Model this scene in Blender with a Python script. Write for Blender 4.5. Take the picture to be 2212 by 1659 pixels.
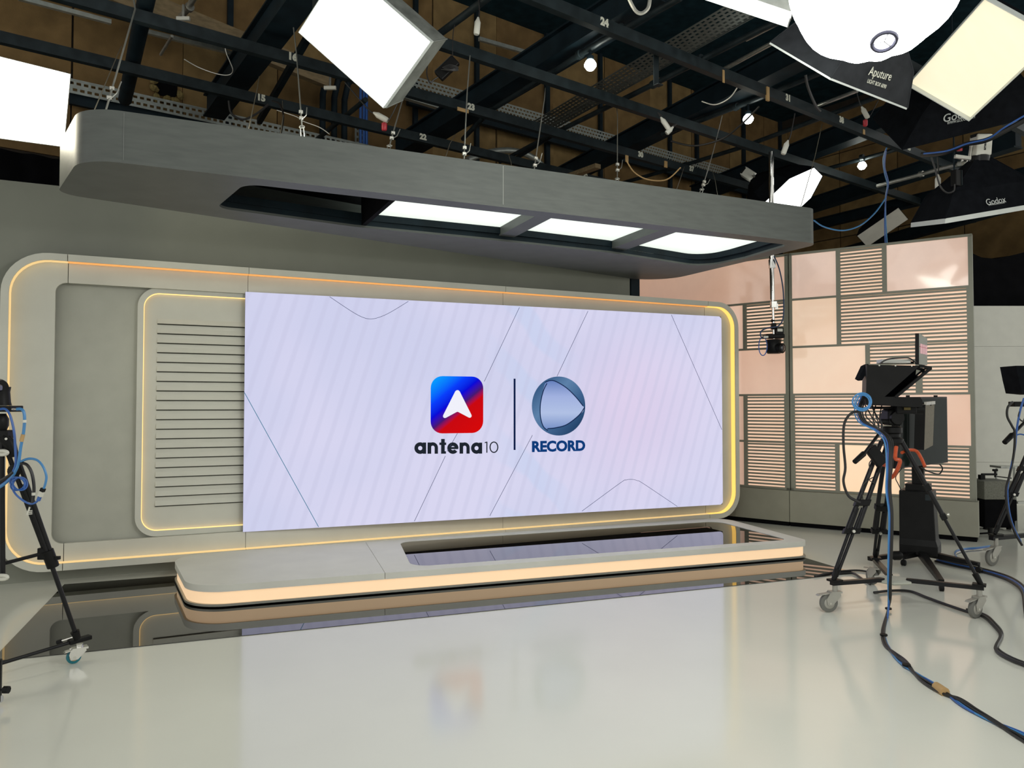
import bpy, math, random
from mathutils import Vector, Matrix
random.seed(7)
for o in list(bpy.data.objects): bpy.data.objects.remove(o)
SC = bpy.context.scene
COL = SC.collection
# ---------------------------------------------------------------- camera, world, exposure
F_PX, CX, CY = 1655.0, 1106.0, 829.5
YAW, PITCH, CAM_Z = math.radians(21.7), math.atan(47.5/1655.0), 1.6
cam_data = bpy.data.cameras.new('camera'); cam = bpy.data.objects.new('camera', cam_data); COL.objects.link(cam)
cam.location = (0, 0, CAM_Z); cam.rotation_euler = (math.pi/2+PITCH, 0, -YAW)
cam_data.sensor_width = 36; cam_data.sensor_fit = 'HORIZONTAL'; cam_data.lens = F_PX/2212*36
cam_data.clip_start = 0.05; cam_data.clip_end = 200
SC.camera = cam
w = bpy.data.worlds.new('world'); SC.world = w; w.use_nodes = True
w.node_tree.nodes['Background'].inputs[0].default_value = (0.82, 0.82, 0.775, 1)
w.node_tree.nodes['Background'].inputs[1].default_value = 1.36
SC.view_settings.view_transform = 'Standard'; SC.view_settings.look = 'None'
SC.view_settings.exposure = 0.0; SC.view_settings.gamma = 1.0; SC.view_settings.use_curve_mapping = False
cy = SC.cycles; cy.max_bounces = 6; cy.diffuse_bounces = 3; cy.glossy_bounces = 4; cy.transmission_bounces = 2; cy.caustics_reflective = False; cy.caustics_refractive = False
# strengths of the lamps the studio has
E_SOFT, E_LANTERN, E_CANOPY, E_APUTURE = 18.0, 46.0, .88, 6.0

# ---------------------------------------------------------------- pixel -> space
CAM = Vector((0, 0, CAM_Z))
FW = Vector((math.sin(YAW)*math.cos(PITCH), math.cos(YAW)*math.cos(PITCH), math.sin(PITCH)))
RT = Vector((math.cos(YAW), -math.sin(YAW), 0)); UP = RT.cross(FW)
def ray(x, y): return FW + RT*((x-CX)/F_PX) - UP*((y-CY)/F_PX)
def at(x, y, d): return CAM + ray(x, y)*d
def onZ(x, y, z=0.0): r = ray(x, y); return CAM + r*((z-CAM_Z)/r.z)
def onY(x, y, Y): r = ray(x, y); return CAM + r*(Y/r.y)
def onV(x, y, p0, d):            # vertical plane through p0 along direction d
    n = Vector((-d[1], d[0], 0)); r = ray(x, y); return CAM + r*(n.dot(Vector((p0[0], p0[1], 0))-Vector((CAM.x, CAM.y, 0)))/n.dot(r))

# ---------------------------------------------------------------- materials
MATS = {}
def mat(name, col, rough=.5, metal=0., spec=.5, var=.06, scale=6., bump=0., bscale=60., emit=None, es=0., coat=0., ior=1.5, stretch=None, rvar=0.):
    if name in MATS: return MATS[name]
    m = bpy.data.materials.new(name); m.use_nodes = True; MATS[name] = m
    nt = m.node_tree; b = nt.nodes['Principled BSDF']
    b.inputs['Roughness'].default_value = rough; b.inputs['Metallic'].default_value = metal
    b.inputs['Specular IOR Level'].default_value = spec; b.inputs['IOR'].default_value = ior
    b.inputs['Coat Weight'].default_value = coat; b.inputs['Coat Roughness'].default_value = .05
    tc = nt.nodes.new('ShaderNodeTexCoord'); src = tc.outputs['Object']
    if stretch:
        mp = nt.nodes.new('ShaderNodeMapping'); mp.inputs['Scale'].default_value = stretch; nt.links.new(src, mp.inputs[0]); src = mp.outputs[0]
    nz = nt.nodes.new('ShaderNodeTexNoise'); nz.inputs['Scale'].default_value = scale; nz.inputs['Detail'].default_value = 4
    nt.links.new(src, nz.inputs['Vector'])
    rp = nt.nodes.new('ShaderNodeValToRGB')
    rp.color_ramp.elements[0].position = .3; rp.color_ramp.elements[1].position = .7
    rp.color_ramp.elements[0].color = tuple(max(0, c*(1-var)) for c in col[:3])+(1,)
    rp.color_ramp.elements[1].color = tuple(min(1, c*(1+var)) for c in col[:3])+(1,)
    nt.links.new(nz.outputs['Fac'], rp.inputs[0]); nt.links.new(rp.outputs[0], b.inputs['Base Color'])
    if rvar:
        mr = nt.nodes.new('ShaderNodeMapRange'); mr.inputs['To Min'].default_value = max(0, rough-rvar); mr.inputs['To Max'].default_value = rough+rvar
        nt.links.new(nz.outputs['Fac'], mr.inputs[0]); nt.links.new(mr.outputs[0], b.inputs['Roughness'])
    if bump:
        n2 = nt.nodes.new('ShaderNodeTexNoise'); n2.inputs['Scale'].default_value = bscale; n2.inputs['Detail'].default_value = 5
        nt.links.new(src, n2.inputs['Vector'])
        bp = nt.nodes.new('ShaderNodeBump'); bp.inputs['Strength'].default_value = bump; bp.inputs['Distance'].default_value = .01
        nt.links.new(n2.outputs['Fac'], bp.inputs['Height']); nt.links.new(bp.outputs[0], b.inputs['Normal'])
    if emit:
        b.inputs['Emission Color'].default_value = tuple(emit[:3])+(1,); b.inputs['Emission Strength'].default_value = es
    return m
def s2l(r, g, b):
    f = lambda c: c/12.92 if c <= .04045 else ((c+.055)/1.055)**2.4
    return (f(r/255), f(g/255), f(b/255))
def flat(name, rgb, es=1.0, spec=0., rough=.6):   # a lit display colour
    return mat(name, (.004, .004, .004), rough, 0, spec, 0, emit=s2l(*rgb), es=es)

SETG = mat('set_paint_grey', (.585, .58, .505), .55, spec=.3, var=.04, scale=3, bump=.04, bscale=140)
SETD = mat('set_paint_olive', (.235, .242, .205), .7, spec=.2, var=.05, scale=2)
SLATG = mat('slat_paint_grey', (.23, .225, .175), .5, spec=.3, var=.05)
CANO = mat('canopy_paint', (.098, .106, .099), .45, spec=.25, var=.10, scale=5, stretch=(1, 1, 6), bump=.03, bscale=90)
SETG_LIT = mat('set_paint_grey_lit', (.72, .715, .64), .5, spec=.3, var=.04, scale=3, bump=.04, bscale=140)  # set grey lightened on the stage top, light from above put into the colour
BLK = mat('black_plastic', (.008, .008, .008), .42, spec=.13, var=.2)
BLKM = mat('black_matte', (.005, .005, .006), .8, spec=.04, var=.2)
BLKMET = mat('black_metal', (.012, .012, .013), .35, .1, .2, .2)
CLOTH = mat('black_cloth', (.006, .007, .009), .85, spec=.05, var=.25, scale=12, bump=.15, bscale=200)
CLOTHG = mat('grey_cloth', (.09, .095, .09), .8, spec=.2, var=.2, scale=9, bump=.1, bscale=120)
RAILM = mat('rail_steel_paint', (.014, .021, .024), .5, .1, .3, .35, scale=9, rvar=.12)
BEAMM = mat('beam_dark_paint', (.006, .014, .020), .6, .0, .2, .3, scale=5)
GALV = mat('galvanised_steel', (.42, .45, .42), .4, .6, .5, .15, scale=14)
ZINC = mat('zinc_plate', (.40, .39, .35), .35, .75, .5, .15, scale=20)
STEEL = mat('steel_wire', (.55, .54, .48), .35, .7, .5, .1)
CHROME = mat('chrome', (.72, .71, .68), .12, 1., .5, .05)
WHITEP = mat('white_plastic', (.62, .61, .54), .4, spec=.4, var=.06)
WHITEC = mat('white_piping', (.60, .63, .60), .6, spec=.3, var=.05)
REDP = mat('red_plastic', (.45, .015, .03), .4, var=.1)
ORNG = mat('orange_spiral_wrap', (.50, .075, .02), .45, var=.15, scale=30)
BLUE = mat('blue_cable', (.03, .11, .38), .4, var=.12)
LBLUE = mat('light_blue_cable', (.055, .22, .48), .4, var=.12)
BCAB = mat('black_cable', (.014, .013, .013), .45, var=.2)
WOOD = mat('rough_wood', (.20, .145, .075), .7, var=.25, scale=5, stretch=(1, 6, 6))
TAPE = mat('kraft_tape', (.46, .29, .12), .6, var=.12)
RUBG = mat('grey_rubber', (.14, .14, .125), .6, var=.1)
CASTG = mat('caster_grey', (.36, .35, .31), .4, .3, .5, .1)
TEAL = mat('teal_rubber', (.01, .15, .19), .5, var=.1)
TANP = mat('tan_hub', (.55, .36, .17), .5, var=.1)
FLOOR = mat('white_epoxy_floor', (.73, .73, .645), .115, spec=.38, var=.02, scale=1.3, bump=.003, bscale=9, rvar=.03)
MIRROR = mat('black_mirror_glass', (.006, .006, .006), .015, spec=.7, var=.1, ior=1.58)
CEILM = mat('ceiling_dark', (.010, .028, .038), .9, spec=.1, var=.3)
BROWN = [mat('brown_acoustic_board_%d' % i, c, .85, spec=.15, var=.22, scale=3.5, bump=.25, bscale=120) for i, c in enumerate(((.19, .12, .05), (.16, .10, .042), (.21, .14, .06)))]
BROWNB = mat('brown_wall_gap', (.018, .012, .007), .9, var=.2)
CREAMW = mat('white_cyclorama', (.76, .75, .68), .7, spec=.2, var=.03)
WHTXT = mat('white_paint_marks', (.62, .62, .52), .6, var=.15, scale=60)
LGTXT = mat('grey_print', (.55, .57, .55), .6, var=.05)
GREYB = mat('grey_speaker_cloth', (.17, .17, .14), .9, var=.2, scale=60)
GLASS = mat('smoked_glass', (.012, .02, .018), .03, spec=.6, var=.1, ior=1.5)
LENS = mat('lens_glass', (.01, .01, .02), .04, spec=.9, var=.1)

# ---------------------------------------------------------------- mesh builder
def WM(o):
    m = Matrix.Translation(o.location) @ o.rotation_euler.to_matrix().to_4x4()
    return WM(o.parent) @ o.matrix_parent_inverse @ m if o.parent else m
class MB:
    def __init__(s): s.v = []; s.f = []
    def add(s, vs, fs):
        n = len(s.v); s.v += [Vector(v) for v in vs]; s.f += [tuple(i+n for i in f) for f in fs]; return s
    def hexa(s, a): return s.add(a, [(0, 3, 2, 1), (4, 5, 6, 7), (0, 1, 5, 4), (1, 2, 6, 5), (2, 3, 7, 6), (3, 0, 4, 7)])
    def box(s, c, size, ax=None):
        c = Vector(c); hx, hy, hz = [k/2 for k in size]
        X, Y, Z = ax or (Vector((1, 0, 0)), Vector((0, 1, 0)), Vector((0, 0, 1)))
        return s.hexa([c+X*i*hx+Y*j*hy+Z*k*hz for k in (-1, 1) for i, j in ((-1, -1), (1, -1), (1, 1), (-1, 1))])
    def beam(s, p, q, wd, ht, up=(0, 0, 1)):     # rectangular bar from p to q
        p, q = Vector(p), Vector(q); d = (q-p).normalized(); u = Vector(up); sd = d.cross(u).normalized(); u = sd.cross(d).normalized()
        return s.box((p+q)/2, ((q-p).length, wd, ht), (d, sd, u))
    def prism(s, poly, vec):
        n = len(poly); vec = Vector(vec); a = [Vector(p) for p in poly]
        return s.add(a+[p+vec for p in a], [tuple(range(n))[::-1], tuple(range(n, 2*n))]+[(i, (i+1) % n, (i+1) % n+n, i+n) for i in range(n)])
    def ring(s, outer, inner, vec):              # band between two equal-count loops, extruded
        n = len(outer); vec = Vector(vec); O = [Vector(p) for p in outer]; I = [Vector(p) for p in inner]
        V_ = O+I+[p+vec for p in O]+[p+vec for p in I]; fs = []
        for i in range(n):
            j = (i+1) % n
            fs += [(i, n+i, n+j, j), (2*n+i, 2*n+j, 3*n+j, 3*n+i), (i, j, 2*n+j, 2*n+i), (n+i, 3*n+i, 3*n+j, n+j)]
        return s.add(V_, fs)
    def tube(s, pts, r, n=8, caps=True, closed=False):
        P = [Vector(p) for p in pts]; m = len(P); rr = r if isinstance(r, (list, tuple)) else [r]*m
        t0 = (P[1]-P[0]).normalized(); u = t0.orthogonal().normalized(); vs = []
        for i in range(m):
            if closed: t = P[(i+1) % m]-P[i-1]
            else: t = P[min(i+1, m-1)]-P[max(i-1, 0)]
            if t.length < 1e-9: t = t0
            t.normalize(); u = (u-t*u.dot(t))
            if u.length < 1e-6: u = t.orthogonal()
            u.normalize(); w_ = t.cross(u)
            vs += [P[i]+(u*math.cos(2*math.pi*k/n)+w_*math.sin(2*math.pi*k/n))*rr[i] for k in range(n)]
        fs = []
        for i in range(m if closed else m-1):
            a, b = i*n, ((i+1) % m)*n
            fs += [(a+k, a+(k+1) % n, b+(k+1) % n, b+k) for k in range(n)]
        if caps and not closed: fs += [tuple(range(n))[::-1], tuple(range((m-1)*n, m*n))]
        return s.add(vs, fs)
    def cyl(s, p, q, r, r2=None, n=16): return s.tube([p, q], [r, r if r2 is None else r2], n)
    def lathe(s, c, axis, prof, n=20):           # prof: (radius, height along axis)
        c = Vector(c); ax = Vector(axis).normalized(); u = ax.orthogonal().normalized(); w_ = ax.cross(u); vs = []; fs = []
        for r, h in prof: vs += [c+ax*h+(u*math.cos(2*math.pi*k/n)+w_*math.sin(2*math.pi*k/n))*r for k in range(n)]
        for i in range(len(prof)-1): fs += [(i*n+k, i*n+(k+1) % n, (i+1)*n+(k+1) % n, (i+1)*n+k) for k in range(n)]
        fs += [tuple(range(n))[::-1], tuple(range((len(prof)-1)*n, len(prof)*n))]
        return s.add(vs, fs)
    def poly(s, pts): return s.add(pts, [tuple(range(len(pts)))])
    def build(s, name, m, parent=None, smooth=False, label=None, bevel=0.):
        lo = [min(v[k] for v in s.v) for k in range(3)]; hi = [max(v[k] for v in s.v) for k in range(3)]; c = (Vector(lo)+Vector(hi))/2
        me = bpy.data.meshes.new(name); me.from_pydata([v-c for v in s.v], [], s.f); me.update()
        if smooth:
            me.shade_smooth()
            try: me.set_sharp_from_angle(angle=math.radians(40))
            except Exception: pass
        me.materials.append(m)
        return link(name, me, c, parent, label, bevel)
def link(name, me, loc, parent=None, label=None, bevel=0.):
    o = bpy.data.objects.new(name, me); COL.objects.link(o); o.location = loc
    if parent: o.parent = parent; o.matrix_parent_inverse = WM(parent).inverted()
    if label: o['label'] = label
    if bevel:
        b = o.modifiers.new('bevel', 'BEVEL'); b.width = bevel; b.segments = 2; b.limit_method = 'ANGLE'; b.angle_limit = math.radians(35)
    return o
def thing(name, label, cat, loc, group=None):
    o = bpy.data.objects.new(name, None); COL.objects.link(o); o.location = Vector(loc); o.empty_display_size = .05
    return tag(o, label, cat, group)
def tag(o, label, cat, group=None, kind=None):
    if label: o['label'] = label
    if cat: o['category'] = cat
    if group: o['group'] = group
    if kind: o['kind'] = kind
    return o
def struct(o, label, cat): return tag(o, label, cat, kind='structure')
def smoothpath(pts, k=6):
    P = [Vector(p) for p in pts]; out = []
    for i in range(len(P)-1):
        a, b, c, d = P[max(i-1, 0)], P[i], P[i+1], P[min(i+2, len(P)-1)]
        for j in range(k):
            t = j/k; out.append(.5*((2*b)+(c-a)*t+(2*a-5*b+4*c-d)*t*t+(3*b-a-3*c+d)*t**3))
    return out+[P[-1]]
def cable(name, pts, r, m, parent=None, k=6, n=6, label=None): return MB().tube(smoothpath(pts, k), r, n).build(name, m, parent, True, label)
def text(name, body, m, parent, origin, xd, yd, size, extrude=.002, bold=0., align='CENTER', spacing=1., sx=1.):
    cu = bpy.data.curves.new(name, 'FONT'); cu.body = body; cu.size = size; cu.extrude = extrude; cu.offset = bold; cu.space_character = spacing
    cu.align_x = align; cu.align_y = 'CENTER'; cu.resolution_u = 4
    t = bpy.data.objects.new(name, cu); COL.objects.link(t)
    bpy.context.view_layer.update()
    me = bpy.data.meshes.new_from_object(t.evaluated_get(bpy.context.evaluated_depsgraph_get()))
    bpy.data.objects.remove(t)
    xd = Vector(xd).normalized(); yd = Vector(yd); yd = (yd-xd*yd.dot(xd)).normalized(); zd = xd.cross(yd)
    M = Matrix((xd*sx, yd, zd)).transposed().to_4x4(); me.transform(M); me.materials.clear(); me.materials.append(m); me.name = name
    return link(name, me, Vector(origin), parent)
def rounded(pts, rads, n=8):                    # 2D polygon -> rounded corners
    out = []; N = len(pts)
    for i in range(N):
        p = Vector(pts[i]); a = (Vector(pts[i-1])-p); b = (Vector(pts[(i+1) % N])-p); r = rads[i] if isinstance(rads, (list, tuple)) else rads
        if r <= 0: out.append(p); continue
        la, lb = a.length, b.length; a.normalize(); b.normalize()
        ang = a.angle(b); d = min(r/math.tan(ang/2), la*.49, lb*.49); r2 = d*math.tan(ang/2)
        c = p+(a+b).normalized()*(r2/math.sin(ang/2)); s_ = p+a*d-c; e_ = p+b*d-c
        for k in range(n+1):
            t = k/n; tot = s_.angle(e_)
            out.append(c+(s_*math.sin((1-t)*tot)+e_*math.sin(t*tot))/math.sin(tot) if tot > 1e-4 else p)
    return out
ORD = ['first', 'second', 'third', 'fourth', 'fifth', 'sixth', 'seventh', 'eighth', 'ninth', 'tenth', 'eleventh', 'twelfth', 'thirteenth', 'fourteenth', 'fifteenth', 'sixteenth', 'seventeenth', 'eighteenth']
# ================================================================ ROOM SHELL
Z3 = Vector((0, 0, 1))
fl_o = MB().box((4, 7, -.06), (26, 24, .12)).build('floor', FLOOR)
struct(fl_o, 'glossy white epoxy studio floor', 'floor')
GD = Vector((1, .27, 0)).normalized(); GN = Vector((-.27, 1, 0)).normalized()   # lighting-grid directions
WR0 = Vector((0, 10.8, 0)); HC = 8.2
def onwall(s, z, off=0.): return WR0+GD*s-GN*off+Z3*z
wr = MB().beam(onwall(-9, HC/2, -.12), onwall(17, HC/2, -.12), .2, HC).build('wall_rear', BROWNB)
struct(wr, 'brown acoustic rear wall of the studio', 'wall')
PWD, PHT = 1.25, .92
for i in range(-7, 12):
    for j in range(4):
        z0 = 4.55+j*PHT
        if z0+PHT > HC+.1: continue
        dw = random.uniform(-.012, .012)
        MB().box(onwall((i+.5)*PWD-.35+dw, z0+PHT/2, -.005+random.uniform(-.006, .006)), (PWD-.014, .03, PHT-.012), (GD, GN, Z3)).build('acoustic_panel', BROWN[random.randrange(3)], wr)
for x in (495, 897, 1030, 1182, 1297, 1447, 1505, 1606, 1685, 1830):
    p = onV(x, 250, onwall(0, 0, .06), GD)
    MB().box((p.x, p.y, 5.6), (.07 if x != 1182 else .09, .06, 5.2), (GD, GN, Z3)).build('batten', BEAMM, wr)
q0 = at(2150, 877, 14.2); q0.z = 0
ws = MB().beam(q0-GN*2.2+Z3*HC/2, q0+GN*5+Z3*HC/2, .2, HC).build('wall_side', BROWNB)
struct(ws, 'brown acoustic side wall at the right of the studio', 'wall')
for i in range(-2, 4):
    for j in range(5):
        MB().box(q0+GN*(2.3-i*PWD)-GD*.12+Z3*(3.4+(j+.5)*PHT), (.03, PWD-.02, PHT-.02), (GD, GN, Z3)).build('acoustic_panel', BROWN[(i+j) % 3], ws)
ce = MB().box((4, 7, HC+.05), (26, 24, .1)).build('ceiling', CEILM); struct(ce, 'dark unlit studio ceiling', 'ceiling')

cv = MB()
pts = []
for i in range(121):
    s = -8+i*.1; pts.append(onwall(s, 0, .10+.035*math.sin(i*1.9)))
n = len(pts)
cv.add([p+Z3*.02 for p in pts]+[p+Z3*4.5 for p in pts], [(i, i+1, n+i+1, n+i) for i in range(n-1)])
bc = cv.build('black_curtain', BLKM, None, True); tag(bc, 'black curtain along the brown rear wall behind the set', 'curtain')
sm = bc.modifiers.new('solid', 'SOLIDIFY'); sm.thickness = .01

# white cyclorama boards at the far right
cw = thing('wall_right', None, None, at(2105, 1095, 12.4)); struct(cw, 'white flat wall of wide boards at the far right', 'wall')
cw.location.z = 0
def cyp(x, z): p = at(x, 877, 12.4); return Vector((p.x, p.y, z))
for z0, z1 in ((0, .692), (.695, 2.562), (2.565, 3.22)):
    MB().box((cyp(2072, 0)+cyp(2420, 0))/2+Z3*(z0+z1)/2, ((cyp(2420, 0)-cyp(2072, 0)).length, .08, z1-z0-.0), (RT, RT.cross(Z3), Z3)).build('board', CREAMW, cw)
poly = [at(x, y, 12.75) for x, y in ((2085, 540), (2120, 556), (2150, 559), (2180, 553), (2212, 545), (2300, 515), (2420, 490), (2420, 690), (2085, 690))]
tag(MB().prism(poly, Vector((FW.x, FW.y, 0))*.05).build('black_drape', BLKM), 'black drape with curved top edge above the white boards', 'drape')

# ================================================================ SET: back wall, frame, slatted panel, screen
S0 = Vector((-1.8, 7.90, 0)); SD = Vector((1, .0625, 0)).normalized(); SN = Vector((-.0625, 1, 0)).normalized()
def SP(u, z, off=0.): return S0+SD*u+SN*off+Z3*z
wb = MB().box(SP(1.9, 1.825, .26), (9.9, .1, 3.65), (SD, SN, Z3)).build('wall_back', SETD); struct(wb, 'olive grey flat wall behind the set', 'wall')
tb = MB().box(SP(6.93, 1.7, .30), (.13, .2, 3.4), (SD, SN, Z3)).build('trim_1', BEAMM); struct(tb, 'dark edge post at the right end of the grey wall', 'trim')

fr = thing('set_frame', 'wide grey rounded set frame with glowing amber inner edge', 'frame', SP(4.2, .12))
UL, UR, ZB, ZT = .10, 8.45, .12, 2.98
SEAM = (.61, 2.18, 5.0, 7.94)
def band(outer, inner, o0, o1, name, m, parent, smooth=False):
    mb = MB(); n = len(outer)
    A = [SP(u, z, o0) for u, z in outer]; B = [SP(u, z, o0) for u, z in inner]; C_ = [SP(u, z, o1) for u, z in outer]; D = [SP(u, z, o1) for u, z in inner]
    fs = []
    for i in range(n-1):
        j = i+1; fs += [(i, j, n+j, n+i), (2*n+i, 3*n+i, 3*n+j, 2*n+j), (i, 2*n+i, 2*n+j, j), (n+i, n+j, 3*n+j, 3*n+i)]
    fs += [(0, n, 3*n, 2*n), (n-1, 3*n-1, 4*n-1, 2*n-1)]
    return mb.add(A+B+C_+D, fs).build(name, m, parent, smooth)
def cpath(useam, side, ins, r, n=10):            # C-shaped path round one end of a rounded rectangle
    a, b, c, d = UL+ins, UR-ins, ZB+ins, ZT-ins; out = []
    if side == 'L':
        out.append((useam, d))
        out += [(a+r-r*math.sin(t*math.pi/2/n), d-r+r*math.cos(t*math.pi/2/n)) for t in range(n+1)]
        out += [(a+r-r*math.cos(t*math.pi/2/n), c+r-r*math.sin(t*math.pi/2/n)) for t in range(n+1)]
        out.append((useam, c))
    else:
        out.append((useam, d))
        out += [(b-r+r*math.sin(t*math.pi/2/n), d-r+r*math.cos(t*math.pi/2/n)) for t in range(n+1)]
        out += [(b-r+r*math.cos(t*math.pi/2/n), c+r-r*math.sin(t*math.pi/2/n)) for t in range(n+1)]
        out.append((useam, c))
    return out
AMB = [mat('led_amber_%d' % i, (.3, .2, .08), .5, emit=c, es=e) for i, (c, e) in enumerate((((.86, .36, .09), .95), ((1, .60, .13), 1.25), ((.90, .62, .27), .88), ((.90, .58, .22), 1.5)))]
G_ = .004; LW = .062
band(cpath(SEAM[0]-G_, 'L', 0, .37), cpath(SEAM[0]-G_, 'L', LW, .31), 0, .16, 'rim', SETG, fr, True)
band(cpath(SEAM[3]+G_, 'R', 0, .33), cpath(SEAM[3]+G_, 'R', LW, .27), 0, .16, 'rim', SETG, fr, True)
band(cpath(SEAM[0], 'L', LW+.001, .309), cpath(SEAM[0], 'L', LW+.008, .302), .012, .078, 'led_strip', AMB[2], fr, True)
band(cpath(SEAM[3], 'R', LW+.001, .269), cpath(SEAM[3], 'R', LW+.008, .262), .012, .078, 'led_strip', AMB[1], fr, True)
OPU, OZ0, OZ1 = .51, .35, 2.73
def ipath(useam, ue, r, side, n=10):
    if side == 'L':
        return [(useam, OZ1)]+[(ue+r-r*math.sin(t*math.pi/2/n), OZ1-r+r*math.cos(t*math.pi/2/n)) for t in range(n+1)]+[(ue+r-r*math.cos(t*math.pi/2/n), OZ0+r-r*math.sin(t*math.pi/2/n)) for t in range(n+1)]+[(useam, OZ0)]
    return [(useam, OZ1)]+[(ue-r+r*math.sin(t*math.pi/2/n), OZ1-r+r*math.cos(t*math.pi/2/n)) for t in range(n+1)]+[(ue-r+r*math.cos(t*math.pi/2/n), OZ0+r-r*math.sin(t*math.pi/2/n)) for t in range(n+1)]+[(useam, OZ0)]
band(cpath(SEAM[0]-G_, 'L', LW+.002, .308), ipath(SEAM[0]-G_, OPU, .09, 'L'), .08, .12, 'face_panel', SETG, fr)
band(cpath(SEAM[3]+G_, 'R', LW+.002, .268), ipath(SEAM[3]+G_, 8.05, .05, 'R'), .08, .12, 'face_panel', SETG, fr)
for a, b in zip(SEAM[:-1], SEAM[1:]):
    a += G_/2; b -= G_/2
    for z0, z1, zf0, zf1, zl, lm in ((ZT-LW, ZT, OZ1, ZT-LW-.002, ZT-LW-.008, AMB[0]), (ZB, ZB+LW, ZB+LW+.002, OZ0, ZB+LW+.001, AMB[2])):
        MB().hexa([SP(a, z0, 0), SP(b, z0, 0), SP(b, z0, .16), SP(a, z0, .16), SP(a, z1, 0), SP(b, z1, 0), SP(b, z1, .16), SP(a, z1, .16)]).build('rim', SETG, fr)
        MB().hexa([SP(a, zf0, .08), SP(b, zf0, .08), SP(b, zf0, .12), SP(a, zf0, .12), SP(a, zf1, .08), SP(b, zf1, .08), SP(b, zf1, .12), SP(a, zf1, .12)]).build('face_panel', SETG, fr)
        MB().hexa([SP(a, zl, .012), SP(b, zl, .012), SP(b, zl, .078), SP(a, zl, .078), SP(a, zl+.007, .012), SP(b, zl+.007, .012), SP(b, zl+.007, .078), SP(a, zl+.007, .078)]).build('led_strip', lm, fr)
bk = MB().box(SP(1.35, 1.54, .192), (1.9, .012, 2.7), (SD, SN, Z3)).build('backdrop_board', mat('backdrop_paint', (.44, .44, .375), .65, spec=.2, var=.04))
tag(bk, 'plain recessed grey board inside the left opening of the set frame', 'panel')

sp = thing('slatted_panel', 'grey rounded panel with amber edge light and horizontal slats', 'panel', SP(1.7, .35, .15))
def spath(i, r, n=10):
    a, c, d, e = 1.185+i, .352+i, 2.742-i, 2.36
    return [(e, d)]+[(a+r-r*math.sin(t*math.pi/2/n), d-r+r*math.cos(t*math.pi/2/n)) for t in range(n+1)]+[(a+r-r*math.cos(t*math.pi/2/n), c+r-r*math.sin(t*math.pi/2/n)) for t in range(n+1)]+[(e, c)]
band(spath(0, .19), spath(.052, .14), .122, .185, 'rim', SETG, sp, True)
band(spath(.053, .139), spath(.059, .133), .130, .155, 'led_strip', AMB[3], sp, True)
MB().prism([SP(u, z, .158) for u, z in spath(.05, .14)], SN*.02).build('board', SETG, sp)
sl = MB(); 
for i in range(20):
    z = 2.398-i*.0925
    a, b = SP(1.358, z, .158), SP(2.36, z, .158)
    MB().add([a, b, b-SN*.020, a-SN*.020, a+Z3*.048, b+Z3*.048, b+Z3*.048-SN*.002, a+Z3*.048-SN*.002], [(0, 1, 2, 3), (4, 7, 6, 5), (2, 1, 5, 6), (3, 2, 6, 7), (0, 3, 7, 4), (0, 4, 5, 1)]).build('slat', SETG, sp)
    MB().hexa([SP(1.358, z-.010, .150), SP(2.36, z-.010, .150), SP(2.36, z-.010, .158), SP(1.358, z-.010, .158), SP(1.358, z, .150), SP(2.36, z, .150), SP(2.36, z, .158), SP(1.358, z, .158)]).build('shade_strip', mat('painted_slat_shade', (.05, .05, .04), .8, spec=.1), sp)  # dark strip paints in the shadow line under each slat

# ---- LED screen
YS = 8.09
def SCR(x, y): return onY(x, y, YS)
c_tl, c_tr, c_br, c_bl = SCR(530, 630), SCR(1559, 684), SCR(1561, 1090), SCR(525, 1149)
X0, X1 = (c_tl.x+c_bl.x)/2, (c_tr.x+c_br.x)/2; ZZ1, ZZ0 = (c_tl.z+c_tr.z)/2, (c_bl.z+c_br.z)/2
led = thing('led_screen', 'huge LED video wall showing two station logos on pale lilac', 'screen', ((X0+X1)/2, YS, ZZ0))
def soff(X): return YS+.045+max(0, (X-X0))/(X1-X0)*.30
scr_poly = [Vector((p.x, YS, p.y)) for p in rounded([(X0, ZZ0), (X1, ZZ0), (X1, ZZ1), (X0, ZZ1)], [0, .045, .045, 0], 5)]
MB().add([(X0, YS+.012, ZZ0), (X1, YS+.012, ZZ0), (X1, soff(X1), ZZ0), (X0, soff(X0), ZZ0), (X0, YS+.012, ZZ1), (X1, YS+.012, ZZ1), (X1, soff(X1), ZZ1), (X0, soff(X0), ZZ1)],
         [(0, 3, 2, 1), (4, 5, 6, 7), (0, 1, 5, 4), (1, 2, 6, 5), (2, 3, 7, 6), (3, 0, 4, 7)]).build('cabinet', BLKM, led)
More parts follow.
